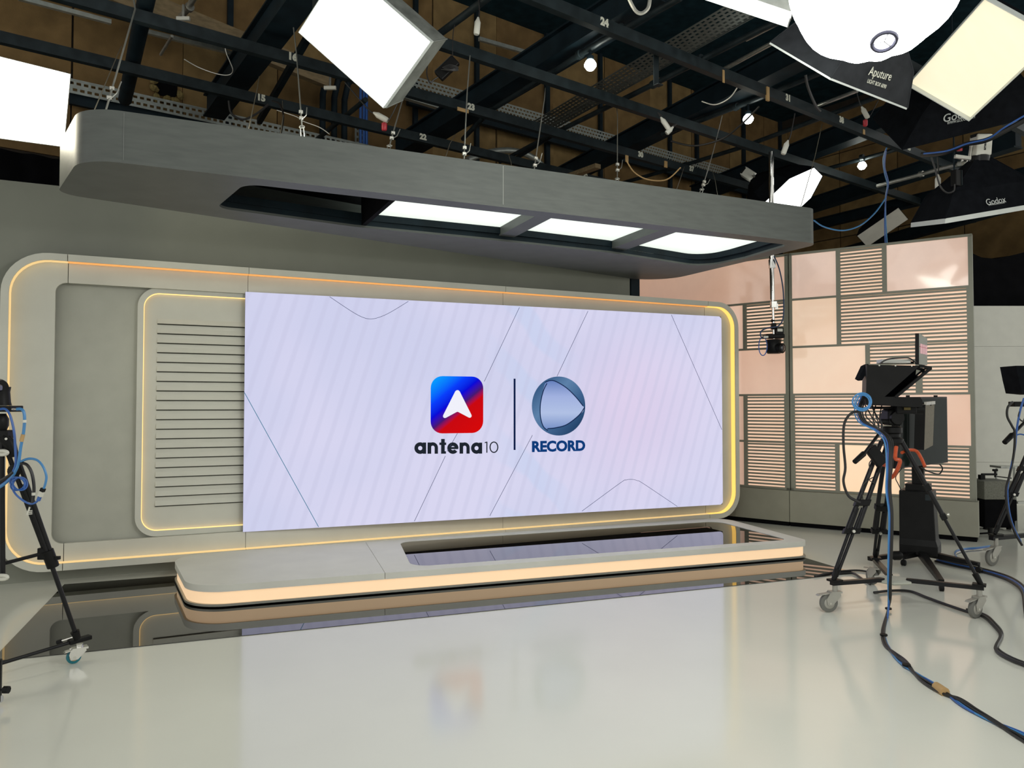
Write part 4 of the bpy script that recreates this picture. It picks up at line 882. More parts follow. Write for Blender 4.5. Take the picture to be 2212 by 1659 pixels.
# old hole with loose insulation in the brown wall
hc = onV(360, 190, onwall(0, 0, .03), GD)
rh = thing('ragged_hole', 'ragged dark hole with yellow insulation in the brown wall at left', 'hole', hc)
MB().prism([hc+(GD*math.cos(k*.449)+Z3*math.sin(k*.449))*(.11+.05*random.random())-GN*.004 for k in range(14)], GN*.004).build('opening', BLKM, rh)
INSU = mat('yellow_insulation', (.20, .15, .05), .9, var=.4, scale=25)
for k in range(7):
    a_ = 2.2+k*.62; c_ = hc+(GD*math.cos(a_)+Z3*math.sin(a_))*(.15+.05*random.random())-GN*.02
    MB().lathe(c_, (GD*math.sin(k)+Z3*math.cos(k)), [(.012, -.06), (.04, -.03), (.045, .01), (.02, .06)], 7).build('insulation_tuft', INSU, rh)
# ================================================================ CASTERS, TRIPODS, CAMERAS
def caster(root, g, r, top_z, fdir, wheel_m, hub_m, fork_m, w_=.034, lever=True):
    g = Vector(g); f = Vector(fdir).normalized(); ax = f.cross(Z3).normalized(); hub = g+Z3*r; piv = hub+f*r*.75
    mb = MB()
    for s in (-1, 1):
        o = ax*s*(w_/2+.008)
        mb.prism([hub-f*.02+o-Z3*.015, hub+f*.02+o-Z3*.015, piv+f*.035+Z3*(r*.75)+o, piv+f*.03+Z3*(r*1.15)+o, piv-f*.05+Z3*(r*1.15)+o, hub-f*.03+Z3*r*.45+o], ax*s*.005)
    mb.box(piv+Z3*(r*1.15), (.09, w_+.03, .012), (f, ax, Z3)); mb.cyl(piv+Z3*(r*1.15), Vector((piv.x, piv.y, top_z)), .02, n=14)
    fk = mb.build('caster', fork_m, root)
    MB().lathe(hub-ax*w_/2, ax, [(r*.80, 0), (r*.97, w_*.12), (r, w_*.3), (r, w_*.7), (r*.97, w_*.88), (r*.80, w_)], 28).build('wheel', wheel_m, fk, True)
    MB().lathe(hub-ax*(w_/2+.004), ax, [(r*.16, 0), (r*.55, .001), (r*.60, .004), (r*.60, w_+.004), (r*.55, w_+.007), (r*.16, w_+.008)], 24).build('hub', hub_m, fk, True)
    MB().cyl(hub-ax*(w_/2+.016), hub+ax*(w_/2+.016), .009, n=10).build('axle', STEEL, fk)
    if lever: MB().add([piv-f*.03-ax*.02+Z3*(r*1.02), piv-f*.03+ax*.02+Z3*(r*1.02), piv-f*(r*2.1)+ax*.02+Z3*(r*.80), piv-f*(r*2.1)-ax*.02+Z3*(r*.80), piv-f*.03-ax*.02+Z3*(r*1.12), piv-f*.03+ax*.02+Z3*(r*1.12), piv-f*(r*1.9)+ax*.02+Z3*(r*.95), piv-f*(r*1.9)-ax*.02+Z3*(r*.95)], [(0, 3, 2, 1), (4, 5, 6, 7), (0, 1, 5, 4), (1, 2, 6, 5), (2, 3, 7, 6), (3, 0, 4, 7)]).build('brake_lever', fork_m, fk)
    return piv
def leg3(root, foot, crotch, spread_dir, twin=.035, split=.52, r=.018, label=None):
    foot, crotch = Vector(foot), Vector(crotch); d = (foot-crotch); sd = Vector(spread_dir).normalized(); mid = crotch+d*split
    lg = MB()
    for s in (-1, 1): lg.tube([crotch+sd*s*twin*.7, mid+sd*s*twin+d*.05], r, 10)
    L = lg.build('leg', BLKMET, root, True)
    lo = MB()
    for s in (-1, 1): lo.tube([mid-d*.12+sd*s*twin*.5, foot+sd*s*twin*.35], r*.72, 10)
    lo.build('lower_tube', BLKMET, L, True)
    dn = d.normalized(); nn = dn.cross(sd).normalized()
    MB().box(mid+d*.05, (.045, twin*2+.05, .045), (dn, sd, nn)).build('lock_block', BLK, L, bevel=.005)
    MB().box(mid-d*.16, (.055, twin*2+.035, .05), (dn, sd, nn)).build('lock_block', BLK, L, bevel=.005)
    MB().cyl(mid+d*.05+nn*.03, mid+d*.05+nn*.045, .012).build('lock_screw', STEEL, L)
    MB().cyl(foot-dn*.06, foot+dn*.03, .024, .018).build('foot', BLK, L, True)
    return L
# ---------------- right hand prompter camera on wheels
W1, W2, W3_ = onZ(1790, 1322), onZ(2107, 1335), onZ(1884, 1262)
dol = thing('tripod_dolly', 'three-wheeled black dolly under the teleprompter tripod', 'dolly', (W1+W2+W3_)/3)
WR = .072
fd = {0: RT*.8+FH*.1, 1: RT*.6+FH*.3, 2: RT*.2-FH*1.}
pv = [caster(dol, g, WR, .215, fd[i], RUBG, CASTG, CASTG) for i, g in enumerate((W1, W2, W3_))]
hubp = onZ(1928, 1254, .20); MB().lathe(hubp, (0, 0, 1), [(.13, -.012), (.15, 0), (.15, .012), (.10, .02)], 6).build('hub_plate', mat('pale_plastic', (.45, .46, .40), .5, var=.05), dol)
ends = []
for p in pv:
    e = Vector((p.x, p.y, .222)); dd2 = (Vector((hubp.x, hubp.y, .222))-e).normalized(); ends.append(e)
    ar_ = MB().beam(e-dd2*.03, Vector((hubp.x, hubp.y, .215))-dd2*.10, .042, .030).build('arm', BLKMET, dol)
    MB().box(e+Z3*.022, (.09, .08, .016), (dd2, dd2.cross(Z3), Z3)).build('foot_plate', BLK, ar_)
crot = at(1927, 948, 6.15)
tr = thing('camera_tripod', 'black camera tripod carrying the teleprompter', 'tripod', (W1+W2+W3_)/3+Z3*.2)
TV1, TV2, TV3 = ends[0]+Z3*.05, ends[1]+Z3*.05, ends[2]+Z3*.05
def crp(p): v = Vector((p.x-crot.x, p.y-crot.y, 0)); return crot+v.normalized()*.07-Z3*.02
for f_, sdv_ in ((TV1, RT), (TV2, RT*.35+FH*.7), (TV3, RT)):
    leg3(tr, f_, crp(f_), sdv_, twin=.040 if f_ is not TV2 else .012, split=.62 if f_ is TV1 else (.5 if f_ is TV2 else .72))
MB().lathe(crot-Z3*.05, (0, 0, 1), [(.05, 0), (.085, .02), (.085, .05), (.06, .065), (.06, .09), (.075, .10), (.075, .14), (.06, .15)], 24).build('bowl', BLK, tr, True)
hd = crot+Z3*.10
fh_ = MB().box(hd+Z3*.075, (.115, .14, .13), (RT, FH, Z3)).build('fluid_head', BLK, tr, bevel=.02)
MB().cyl(hd+Z3*.07-FH*.10, hd+Z3*.07+FH*.10, .052, n=20).build('drag_dial', BLK, fh_, True)
MB().cyl(hd+Z3*.04-RT*.06-FH*.05, hd+Z3*.04-RT*.12-FH*.06, .02).build('lever_knob', BLK, fh_)
MB().beam(hd+Z3*.15-RT*.16, hd+Z3*.15+RT*.16, .09, .022).build('camera_plate', BLK, tr)
ph0, ph1, ph2 = at(1908, 925, 6.1), at(1868, 978, 5.95), at(1846, 998, 5.9)
pn = MB().tube([ph0, ph1], .012, 10).build('pan_handle', BLKMET, tr, True); MB().tube([ph1, ph1+(ph2-ph1)*.1, ph2], [.015, .022, .019], 12).build('grip', BLK, pn, True)
MB().box(at(1893, 985, 6.0), (.09, .05, .16), ((RT*.8+Z3*.6).normalized(), FH, (Z3*.8-RT*.6).normalized())).build('zoom_control', BLK, tr, bevel=.008)
# spiral-wrapped cables round the legs
sw = thing('spiral_wrap_cable', 'orange spiral-wrapped cable looped round the tripod legs', 'cable', at(1940, 1000, 6.05))
P = smoothpath([at(x, y, d) for x, y, d in ((1936, 965, 6.05), (1934, 990, 6.0), (1944, 995, 5.98), (1938, 1015, 6.0), (1928, 1030, 6.05), (1918, 1032, 6.05))], 8); MB().tube(P, .015, 8).build('wrap', ORNG, sw, True)
P = smoothpath([at(x, y, d) for x, y, d in ((1948, 978, 6.1), (1965, 972, 6.15), (1980, 975, 6.15), (1990, 990, 6.1), (1998, 1008, 6.05))], 8); MB().tube(P, .013, 8).build('wrap', ORNG, sw, True)
P = smoothpath([at(x, y, d) for x, y, d in ((1921, 978, 6.2), (1913, 992, 6.2), (1909, 1008, 6.2))], 8); MB().tube(P, .013, 8).build('wrap', ORNG, sw, True)

# teleprompter hood (seen from its left side)
tp = thing('teleprompter', 'black teleprompter hood with slanted glass on the tripod', 'teleprompter', hd+Z3*.16)
DP = 5.95; EX = (FH*.86+RT*.30)*.34
side = [at(x, y, DP) for x, y in ((1874, 788), (1986, 791), (1911, 857), (1988, 858), (1993, 866), (1993, 878), (1872, 873))]
nrm = FH*.006
MB().prism(side, nrm).build('side_plate', BLK, tp); MB().prism([p+EX for p in side], nrm).build('side_plate', BLK, tp)
def quad(a, b, off=Vector((0, 0, 0)), th=.006):
    a, b = Vector(a), Vector(b); return MB().add([a, b, b+EX, a+EX, a-Z3*th, b-Z3*th, b+EX-Z3*th, a+EX-Z3*th], [(0, 1, 2, 3), (7, 6, 5, 4), (0, 4, 5, 1), (1, 5, 6, 2), (2, 6, 7, 3), (3, 7, 4, 0)])
quad(side[0], at(1996, 790, DP)).build('top_plate', BLK, tp); quad(side[6], side[5]).build('bottom_tray', BLK, tp)
MB().add([side[0], side[6], side[6]+EX, side[0]+EX], [(0, 1, 2, 3)]).build('rear_plate', BLK, tp).modifiers.new('s', 'SOLIDIFY').thickness = .006
ga_, gb_ = at(2011, 795, DP), at(1934, 858, DP)
frm = MB()
for o in (Vector(), EX): frm.beam(ga_+o, gb_+o, .014, .022)
frm.beam(ga_, ga_+EX, .014, .02); frm.beam(gb_, gb_+EX, .014, .02)
frm.beam(at(1986, 790, DP), ga_, .014, .02); frm.beam(at(1986, 790, DP)+EX, ga_+EX, .014, .02)
gf = frm.build('glass_frame', BLK, tp)
MB().add([ga_, gb_, gb_+EX, ga_+EX], [(0, 1, 2, 3)]).build('glass', GLASS, gf).modifiers.new('s', 'SOLIDIFY').thickness = .004
MB().prism([at(x, y, DP+.1) for x, y in ((1868, 790), (1876, 786), (1876, 800), (1862, 822), (1855, 818))], FH*.07).build('cable_shroud', CLOTH, tp)
for x, y in ((1899, 789.5), (1934, 790), (1969, 790.5)): MB().cyl(at(x, y, DP)-FH*.004, at(x, y, DP), .006, n=8).build('screw', STEEL, tp)
MB().prism([at(1986, 791, DP)+EX*.97+(ga_-at(1986, 791, DP))*.3, ga_+EX*.97+(gb_-ga_)*.25, gb_+EX*.97, side[2]+EX*.97, side[2]+EX*.97+(side[1]-side[2])*.7], FH*.004).build('added_dark_sheet', CLOTH, tp)  # added dark sheet, stands in for the dark reflections in the glass
wbx = thing('converter_box', 'pale metal converter box on top of the teleprompter', 'box', at(1930, 788, 6.05)+Z3*.002)
MB().box(at(1930, 782, 6.1)+Z3*.004, (.225, .10, .032), (RT, FH, Z3)).build('case', mat('pale_metal', (.50, .50, .46), .4, .3), wbx, bevel=.003)
MB().box(at(1966, 784, 6.1)+Z3*.002, (.035, .05, .018), (RT, FH, Z3)).build('connector', BLK, wbx)
cable('lead', [at(1900, 786, 6.02), at(1918, 776, 6.0), at(1950, 773, 6.0), at(1965, 774, 6.02), at(1978, 783, 6.05)], .006, BCAB, wbx)
tm = thing('talent_monitor', 'upright thin monitor on top of the teleprompter', 'monitor', at(1984, 788, 6.1))
mb0, mb1, mb2, mb3 = at(1984.5, 787, 6.05), at(2002, 789, 6.55), at(2002, 731, 6.55), at(1984.5, 720, 6.05)
MB().prism([mb0, mb1, mb2, mb3], -RT*.028).build('case', BLK, tm)
sc_ = MB().prism([mb0+RT*.002, mb1+RT*.002, mb2+RT*.002, mb3+RT*.002], RT*.002).build('screen', mat('dim_screen', (.16, .18, .16), .2, spec=.5, var=.15, scale=8), tm)
ins = lambda a, b, c, d: [mb0+(mb1-mb0)*u+(mb3-mb0)*v+RT*.006 for u, v in ((a, c), (b, c), (b, d), (a, d))]
for a, b in ((.12, .36), (.42, .64), (.70, .94)): MB().prism(ins(a, b, .36, .68), RT*.001).build('screen_tile', flat('screen_pink_tile', (208, 168, 168)), sc_)
MB().prism(ins(0, 1, .575, .585), RT*.0015).build('screen_line', flat('screen_red_line', (150, 40, 60)), sc_)
pc = thing('studio_camera', 'small black video camera behind the teleprompter glass', 'camera', hd+Z3*.17)
MB().box(at(1952, 884, 6.1), (.16, .11, .07), (RT, FH, Z3)).build('body', BLK, pc, bevel=.008); MB().cyl(at(1975, 884, 6.1), at(1992, 884, 6.1), .04, n=18).build('lens', BLK, pc, True)
MB().box(at(1960, 883, 6.03), (.05, .004, .02), (RT, FH, Z3)).build('display', flat('tiny_display', (90, 80, 50), .6), pc)
# cables of the prompter
def strands(label_base, paths, cat='cable', group=None):
    for lab, P, r, m in paths: tag(cable('camera_cable', P, r, m), lab, cat, group)
gB = 'cables of the teleprompter camera'
flr = [(1917, 1330), (1908, 1362), (1912, 1385), (1930, 1412), (1956, 1436), (1985, 1460), (2032, 1489), (2075, 1518), (2130, 1550), (2215, 1592), (2300, 1640)]
def floorpath(dx, dy, z): return [onZ(x+dx*math.sin(i*1.3), y+dy*math.cos(i*1.7), z) for i, (x, y) in enumerate(flr)]
hang = lambda dx, d0: [at(1858+dx, 850, d0), at(1846+dx, 885, d0-.03), at(1856+dx, 912, d0-.05), at(1890+dx, 930, d0-.1), at(1911+dx, 955, 5.72), at(1915+dx*.6, 1010, 5.62), at(1914+dx*.6, 1060, 5.62), at(1920+dx*.5, 1110, 5.62), at(1919+dx*.5, 1180, 5.64), at(1918+dx*.4, 1250, 5.70), at(1919+dx*.3, 1295, 5.78)]
strands('', [('light blue camera cable falling from the teleprompter and across the floor', hang(0, 6.0)+floorpath(3, 4, .008), .0055, LBLUE),
             ('darker blue camera cable beside the light blue one at the tripod', hang(5, 6.0)+floorpath(-3, 6, .008), .005, BLUE),
             ('thick black camera cable in the bundle down the tripod', hang(9, 6.03)+floorpath(2, -3, .014), .0085, BCAB),
             ('second black camera cable twisted in the tripod bundle', hang(13, 6.03)+floorpath(-3, -8, .012), .0075, BCAB), ('thin black camera cable at the right side of the tripod bundle', hang(17, 6.05)+floorpath(3, -11, .010), .006, BCAB)], group=gB)
lp = [at(1862+(18+3*math.sin(a*.31))*math.cos(a*.7), 868+(17+3*math.cos(a*.23))*math.sin(a*.7), 5.88) for a in range(30)]
tag(cable('cable_loop', lp, .005, LBLUE, k=3), 'coil of light blue cable hanging left of the teleprompter', 'cable')
tag(cable('camera_cable', [at(x, y, 5.9) for x, y in ((1860, 890), (1840, 892), (1824, 915), (1822, 960), (1826, 1010), (1822, 1040), (1832, 1070), (1850, 1082), (1858, 1085))], .011, BCAB), 'black cable bowing out left of the tripod', 'cable')
for i, (x0, x1, x2) in enumerate(((1868, 1880, 1892), (1876, 1870, 1895), (1884, 1892, 1898), (1892, 1886, 1900), (1905, 1900, 1902), (1880, 1898, 1906))):
    tag(cable('thin_lead', [at(x0, 874, 6.1), at(x1, 895+i*2, 6.05), at((x1+x2)/2+3, 915, 6.05), at(x2, 932, 6.05)], .005, BCAB), '%s thin black lead from the left under the teleprompter tray' % ORD[i], 'cable', 'thin leads under the teleprompter')
for i, pts in enumerate((((1893, 985), (1878, 1000), (1880, 1020), (1876, 1035), (1890, 1045)), ((1888, 1030), (1872, 1040), (1862, 1055), (1864, 1080)), ((1950, 1010), (1935, 1030), (1940, 1045), (1948, 1060)))):
    tag(cable('thin_lead', [at(x, y, 6.05) for x, y in pts], .004, BCAB), ('thin lead dangling from the zoom control', 'thin lead looping at the left leg lock', 'thin lead hanging beside the monitor column')[i], 'cable')
tpw = onZ(2032, 1489, .02); fdx = (onZ(2050, 1501, .02)-tpw).normalized()
tag(MB().cyl(tpw-fdx*.045, tpw+fdx*.045, .026, n=10).build('tape_wrap', TAPE, None, True), 'brown tape wrapped round the floor cable bundle', 'tape')
for i, (x, y) in enumerate(((1919, 1315), (1909, 1372), (1958, 1437))):
    q = onZ(x, y, .02); tag(MB().lathe(q-Z3*.004, (0, 0, 1), [(.024, 0), (.026, .006), (.024, .012)], 10).build('cable_tie', BLK, None, True), '%s black tie on the blue floor cables' % ('upper', 'middle', 'lower')[i], 'cable tie')
loc2 = [(1888, 1280), (1925, 1276), (1965, 1277), (2000, 1290), (2035, 1303), (2085, 1320), (2125, 1332), (2148, 1352), (2162, 1372), (2153, 1393), (2152, 1404), (2166, 1416), (2190, 1428), (2216, 1438), (2280, 1465)]
tag(cable('floor_cable', [onZ(x, y, .014) for x, y in loc2], .012, BCAB), 'black floor cable winding past the right dolly wheel', 'cable')
tag(cable('floor_cable', [onZ(x+3, y-4, .010) for x, y in loc2[5:]], .009, BCAB), 'thinner black floor cable beside the winding one', 'cable')
loc3 = [(2020, 1212), (2060, 1222), (2100, 1230), (2140, 1240), (2175, 1252), (2200, 1268), (2210, 1285), (2213, 1310), (2216, 1335)]
for i, (dx, m_) in enumerate(((0, BCAB), (4, BLUE), (8, BCAB))): tag(cable('floor_cable', [onZ(x+dx, y-dx*.6, .012) for x, y in loc3], .011, m_), '%s cable of the bundle crossing the floor at far right' % ('near black', 'blue', 'outer black')[i], 'cable')
for i in range(3): tag(cable('floor_cable', [onZ(x, y+i*2.5, .012) for x, y in ((2140, 1179), (2110, 1183), (2085, 1185), (2066, 1190), (2064, 1200), (2074, 1210))], .009, (LBLUE, BLUE, ZINC)[i]), ('light blue', 'dark blue', 'grey')[i]+' cable end curling behind the right tripod leg', 'cable')
for i, pts in enumerate((((1760, 1245), (1800, 1236), (1850, 1232), (1880, 1236)), ((1800, 1240), (1840, 1238), (1862, 1250), (1880, 1262)))):
    tag(cable('floor_cable', [onZ(x, y, .012) for x, y in pts], .010, BCAB), ('upper', 'lower')[i]+' black cable lying left of the rear dolly wheel', 'cable')

# ---------------- monitor on wheeled stand
ms = thing('monitor_stand', 'black wheeled monitor stand with tall boxed column', 'monitor stand', onZ(1985, 1212))
cb = onZ(1988, 1214); ax1 = (RT*.82-FH*.57).normalized(); ax2 = ax1.cross(Z3)
ax2 = ax2 if ax2.dot(FH) > 0 else -ax2
czb, czt = .085, .735
def colp(u, v, z): return cb+ax1*u+ax2*v+Z3*z
body = [(-.175, -.12), (.155, -.12), (.155, .17), (-.175, .17)]
prof = [(0, .02), (.10, .02), (.16, .0), (.65, -.02)]
mb = MB(); vs = []
for z, g_ in prof: vs += [colp(u+(g_ if u > 0 else 0), v-(g_ if v < 0 else 0), czb+z) for u, v in body]
fs = [(3, 2, 1, 0), (12, 13, 14, 15)]
for k in range(3): fs += [(k*4+i, k*4+(i+1) % 4, k*4+4+(i+1) % 4, k*4+4+i) for i in range(4)]
mb.add(vs, fs).build('column_box', BLK, ms, bevel=.012)
MB().box(colp(-.01, .03, czt+.02), (.22, .20, .09), (ax1, ax2, Z3)).build('collar', BLK, ms); MB().box(colp(-.01, .03, czt+.20), (.11, .09, .40), (ax1, ax2, Z3)).build('lift_post', BLK, ms)
MB().box(colp(.09, -.102, czt-.06), (.05, .004, .06), (ax1, ax2, Z3)).build('badge', RAILM, ms)
for (x, y) in ((1952, 1222), (2115, 1238), (2034, 1277)):
    g = onZ(x, y); c0_ = Vector((cb.x, cb.y, .10)); e = Vector((g.x, g.y, .085)); d_ = (e-c0_).normalized()
    lg_ = MB().hexa([c0_+d_.cross(Z3)*s*.035+Z3*t for t, s in ((-.03, -1), (-.03, 1))]+[e+d_.cross(Z3)*s*.022+Z3*t for t, s in ((-.018, 1), (-.018, -1))]+[c0_+d_.cross(Z3)*s*.035+Z3*t for t, s in ((.035, -1), (.035, 1))]+[e+d_.cross(Z3)*s*.022+Z3*t for t, s in ((.015, 1), (.015, -1))]).build('foot', BLK, ms)
    MB().lathe(g+Z3*.03-d_.cross(Z3)*.02, d_.cross(Z3), [(.02, 0), (.03, .004), (.03, .036), (.02, .04)], 16).build('wheel', BLK, lg_, True); MB().cyl(g+Z3*.03, g+Z3*.08, .01).build('caster_stem', BLKMET, lg_)
pl2 = onZ(1878, 1222); MB().beam(Vector((cb.x, cb.y, .10)), Vector((pl2.x, pl2.y, .07)), .05, .04).build('foot', BLK, ms)
MB().lathe(at(1937, 1200, 7.55), RT, [(.03, -.05), (.045, -.03), (.045, .03), (.03, .05)], 12).build('cable_knob', BLK, ms, True)
tv = thing('monitor', 'large dark-screened monitor on the wheeled stand behind the tripod', 'monitor', colp(-.01, .03, czt+.4))
t_bl, t_br, t_tr, t_tl = at(1939, 1013, 7.35), at(2048, 999, 8.05), at(2046, 857, 8.05), at(1939, 858, 7.35)
tn = (t_br-t_bl).cross(t_tl-t_bl).normalized(); tn = tn if tn.dot(FW) < 0 else -tn
MB().prism([t_bl, t_br, t_tr, t_tl], -tn*.06).build('case', BLK, tv, bevel=.004)
tc_ = (t_bl+t_br+t_tr+t_tl)/4; scq = [tc_+(p-tc_)*k+tn*.001 for p, k in ((t_bl, .955), (t_br, .955), (t_tr, .955), (t_tl, .955))]
MB().prism(scq, tn*.001).build('screen', mat('tv_glass', (.010, .016, .014), .05, spec=.03, var=.1), tv)
for x in (1961, 2021): MB().box(at(x, 856, 7.7), (.03, .02, .02), (RT, FH, Z3)).build('top_bracket', BLK, tv)
cable('lead', [at(1990, 1010, 7.7), at(2005, 1018, 7.7), at(2028, 1024, 7.75), at(2036, 1012, 7.8), at(2030, 1003, 7.8)], .007, BCAB, tv)
sbx = thing('speaker_bar', 'slim upright grey speaker bar in front of the dark monitor', 'speaker', at(2006, 968, 7.25))
q = [at(1999, 874, 7.2), at(2018, 872, 7.4), at(2014.5, 962, 7.4), at(1996, 972, 7.2)]; bn = (q[1]-q[0]).cross(q[3]-q[0]).normalized(); bn = bn if bn.dot(FW) > 0 else -bn
MB().prism(q, bn*.06-RT*.03).build('case', BLK, sbx); MB().prism([p-bn*.003 for p in q], bn*.002).build('grille', mat('taupe_grille', (.20, .18, .14), .8, var=.1, scale=40), sbx)
MB().beam(q[0]+Z3*.01, q[1]+Z3*.01, .02, .03).build('mount', ZINC, sbx); MB().beam((q[0]+q[1])/2, (q[0]+q[1])/2+FH*.5, .03, .03).build('bracket', BLK, sbx)

# ---------------- camera on pole at canopy end
pz = thing('pole_camera', 'black dome-head camera on a chrome drop pole beside the canopy', 'camera', at(1668, 760, 9.9))
PD = 9.9
MB().tube([at(1666, 328, PD), at(1667, 562, PD), at(1669, 648, PD)], .031, 14).build('pole', CHROME, pz, True)
MB().tube([at(1669, 646, PD), at(1671, 700, PD), at(1672, 732, PD)], .017, 12).build('inner_pole', CHROME, pz, True)
for y, h in ((570, .12), (658, .085)): MB().box(at(1668 if y < 600 else 1671, y, PD), (.074, .06, h), (RT, FH, Z3)).build('clamp', CHROME, pz, bevel=.004)
MB().box(at(1677, 662, PD), (.036, .024, .07), (RT, FH, Z3)).build('wing_nut', CHROME, pz); MB().cyl(at(1666, 693, PD), at(1666, 693, PD)+RT*.04, .02).build('wing_nut', BLK, pz)
MB().box(at(1671, 705, PD), (.06, .06, .085), (RT, FH, Z3)).build('ball_joint', BLK, pz, bevel=.008)
MB().box(at(1671, 727, PD), (.24, .16, .052), (RT, FH, Z3)).build('base_plate', BLK, pz, bevel=.01); MB().box(at(1654, 728, PD-.08), (.06, .025, .025), (RT, FH, Z3)).build('connector_strip', ZINC, pz)
MB().box(at(1683, 715, PD-.02), (.085, .09, .085), (RT, FH, Z3)).build('converter_box', BLK, pz); MB().box(at(1685, 713, PD-.07), (.065, .006, .036), (RT, FH, Z3)).build('name_plate', WHITEP, pz)
hp_ = at(1672, 748, PD)
hb_ = MB().lathe(hp_+Z3*.085, (0, 0, -1), [(.10, 0), (.088, .035), (.08, .08), (.09, .13), (.10, .16), (.08, .18)], 20).build('camera_head', BLK, pz, True)
lp_ = at(1682, 752, PD-.06); ld = (RT*.5-FH*.8-Z3*.1).normalized(); MB().lathe(lp_, ld, [(.064, -.03), (.064, .06), (.056, .066)], 20).build('lens_barrel', BLK, hb_, True); MB().lathe(lp_, ld, [(.042, .066), (.035, .072), (.012, .074)], 16).build('lens', LENS, hb_, True)
tag(cable('camera_cable', [at(x, y, PD-.06) for x, y in ((1672, 553), (1683, 580), (1691, 620), (1693, 660), (1691, 690), (1680, 705), (1660, 708), (1645, 715), (1643, 726), (1650, 730))], .009, mat('navy_cable', (.02, .05, .12), .5)), 'dark blue cable bowing beside the drop pole', 'cable')
lp2 = [at(1648+9*math.cos(a), 748+20*math.sin(a), PD-.08+.01*a) for a in [i*.5 for i in range(26)]]
cable('cable_loop', lp2, .006, BLUE, pz, k=2, label='coil of blue cable')

# ---------------- second tripod at the far right edge
g2 = onZ(2143, 1222); d2 = thing('tripod_dolly', 'wheeled dolly of the tripod cut by the right picture edge', 'dolly', g2)
pv2 = caster(d2, g2, .088, .27, RT*.7+FH*.3, RUBG, CASTG, CASTG)
e2 = Vector((pv2.x, pv2.y, .27)); h2 = at(2300, 1178, 8.1); MB().beam(e2-RT*.05, Vector((h2.x, h2.y, .27)), .05, .04).build('arm', BLKMET, d2)
MB().box(e2+Z3*.03, (.10, .09, .02), (RT, FH, Z3)).build('foot_plate', BLK, d2)
t2 = thing('camera_tripod', 'black tripod cut by the right picture edge', 'tripod', e2+Z3*.03)
leg3(t2, e2+Z3*.07, at(2268, 880, 7.9), RT, twin=.035, split=.66)
MB().lathe(at(2268, 880, 7.9), (0, 0, 1), [(.06, -.06), (.09, 0), (.08, .06)], 18).build('bowl', BLK, t2, True)
h0, h1, h2_ = at(2225, 900, 7.6), at(2188, 938, 7.5), at(2170, 956, 7.45); pn2 = MB().tube([h0, h1], .014, 10).build('pan_handle', BLKMET, t2, True); MB().tube([h1, h1+(h2_-h1)*.1, h2_], [.018, .027, .024], 12).build('grip', BLK, pn2, True)
mn = thing('viewfinder_monitor', 'black hooded viewfinder at the right picture edge', 'monitor', at(2212, 850, 7.6))
MB().prism([at(x, y, 7.5) for x, y in ((2195, 790), (2240, 790), (2240, 852), (2208, 849), (2201, 820))], FH*.25).build('hood', CLOTH, mn)
MB().box(at(2204, 873, 7.6), (.18, .10, .05), (RT, FH, Z3)).build('control_box', BLK, mn, bevel=.006)
for i, (pts, m_, r) in enumerate(((((2188, 868), (2177, 880), (2176, 900), (2186, 920), (2192, 935), (2190, 980), (2180, 1030), (2173, 1060), (2178, 1110), (2192, 1150), (2208, 1178)), BCAB, .012), (((2212, 860), (2203, 890), (2196, 930), (2192, 970), (2182, 1020), (2176, 1060), (2180, 1105), (2190, 1140), (2205, 1170)), BLUE, .010), (((2206, 880), (2200, 900), (2210, 910), (2216, 895)), BCAB, .007), (((2230, 945), (2205, 938), (2192, 942)), BLUE, .007))):
    tag(cable('camera_cable', [at(x, y, 7.45) for x, y in pts], r, m_), ('black cable falling along the far right tripod', 'blue cable falling along the far right tripod', 'small black lead loop under the far right control box', 'short blue lead at the far right pan handle')[i], 'cable')
# ---------------- boxes and ladder at far right
gx_ = onZ(2142, 1140); bxr = thing('black_case', 'black case on the floor behind the partition end', 'case', gx_)
MB().box(gx_+Z3*.21+RT*.0, (.42, .40, .36), (RT, FH, Z3)).build('body', BLKM, bxr, bevel=.01)
for s in (-1, 1): MB().cyl(gx_+RT*s*.15-FH*.12, gx_+RT*s*.15-FH*.12+Z3*.04, .03).build('foot', BLK, bxr)
gp = thing('speaker_box', 'grey carpet-covered speaker box stacked on the black case', 'speaker', gx_+Z3*.39)
MB().prism([gx_+RT*u+Z3*z-FH*.2 for u, z in ((-.21, .392), (.19, .392), (.20, .58), (.17, .63), (-.21, .63))], FH*.4).build('cabinet', GREYB, gp, bevel=.01)
MB().beam(gx_+RT*.13-FH*.206+Z3*.46, gx_+RT*.18-FH*.206+Z3*.52, .01, .05).build('corner_guard', BLK, gp)
cl = thing('clamp_arm', 'small black clamp arm lying on the grey speaker box', 'clamp', gx_+Z3*.632-RT*.1)
MB().box(gx_-RT*.12+Z3*.665, (.06, .06, .06), (RT, FH, Z3)).build('base', BLK, cl); MB().cyl(gx_-RT*.12+Z3*.70, gx_+RT*.08+Z3*.70, .014).build('rod', BLKMET, cl); MB().cyl(gx_+RT*.06+Z3*.66, gx_+RT*.06+Z3*.75, .012).build('knob', BLK, cl); MB().cyl(gx_+RT*.03+Z3*.755, gx_+RT*.09+Z3*.755, .015).build('knob', BLK, cl)
ld_ = thing('step_ladder', 'small aluminium step ladder by the white wall', 'ladder', onZ(2190, 1150))
ALU = mat('aluminium', (.50, .51, .47), .35, .5, var=.1)
LDp = 11.2
for (xt, xb, dz) in ((2153, 2148, 0), (2222, 2228, 0)): MB().tube([at(xt, 1012, LDp), at(xb, 1128, LDp+.05)], .014, 8).build('rear_leg', ALU, ld_, True)
for (xt, xb) in ((2190, 2196), (2226, 2232)):
    MB().beam(at(xt, 1012, LDp-.2), onZ(xb, 1150), .03, .05).build('rail', ALU, ld_)
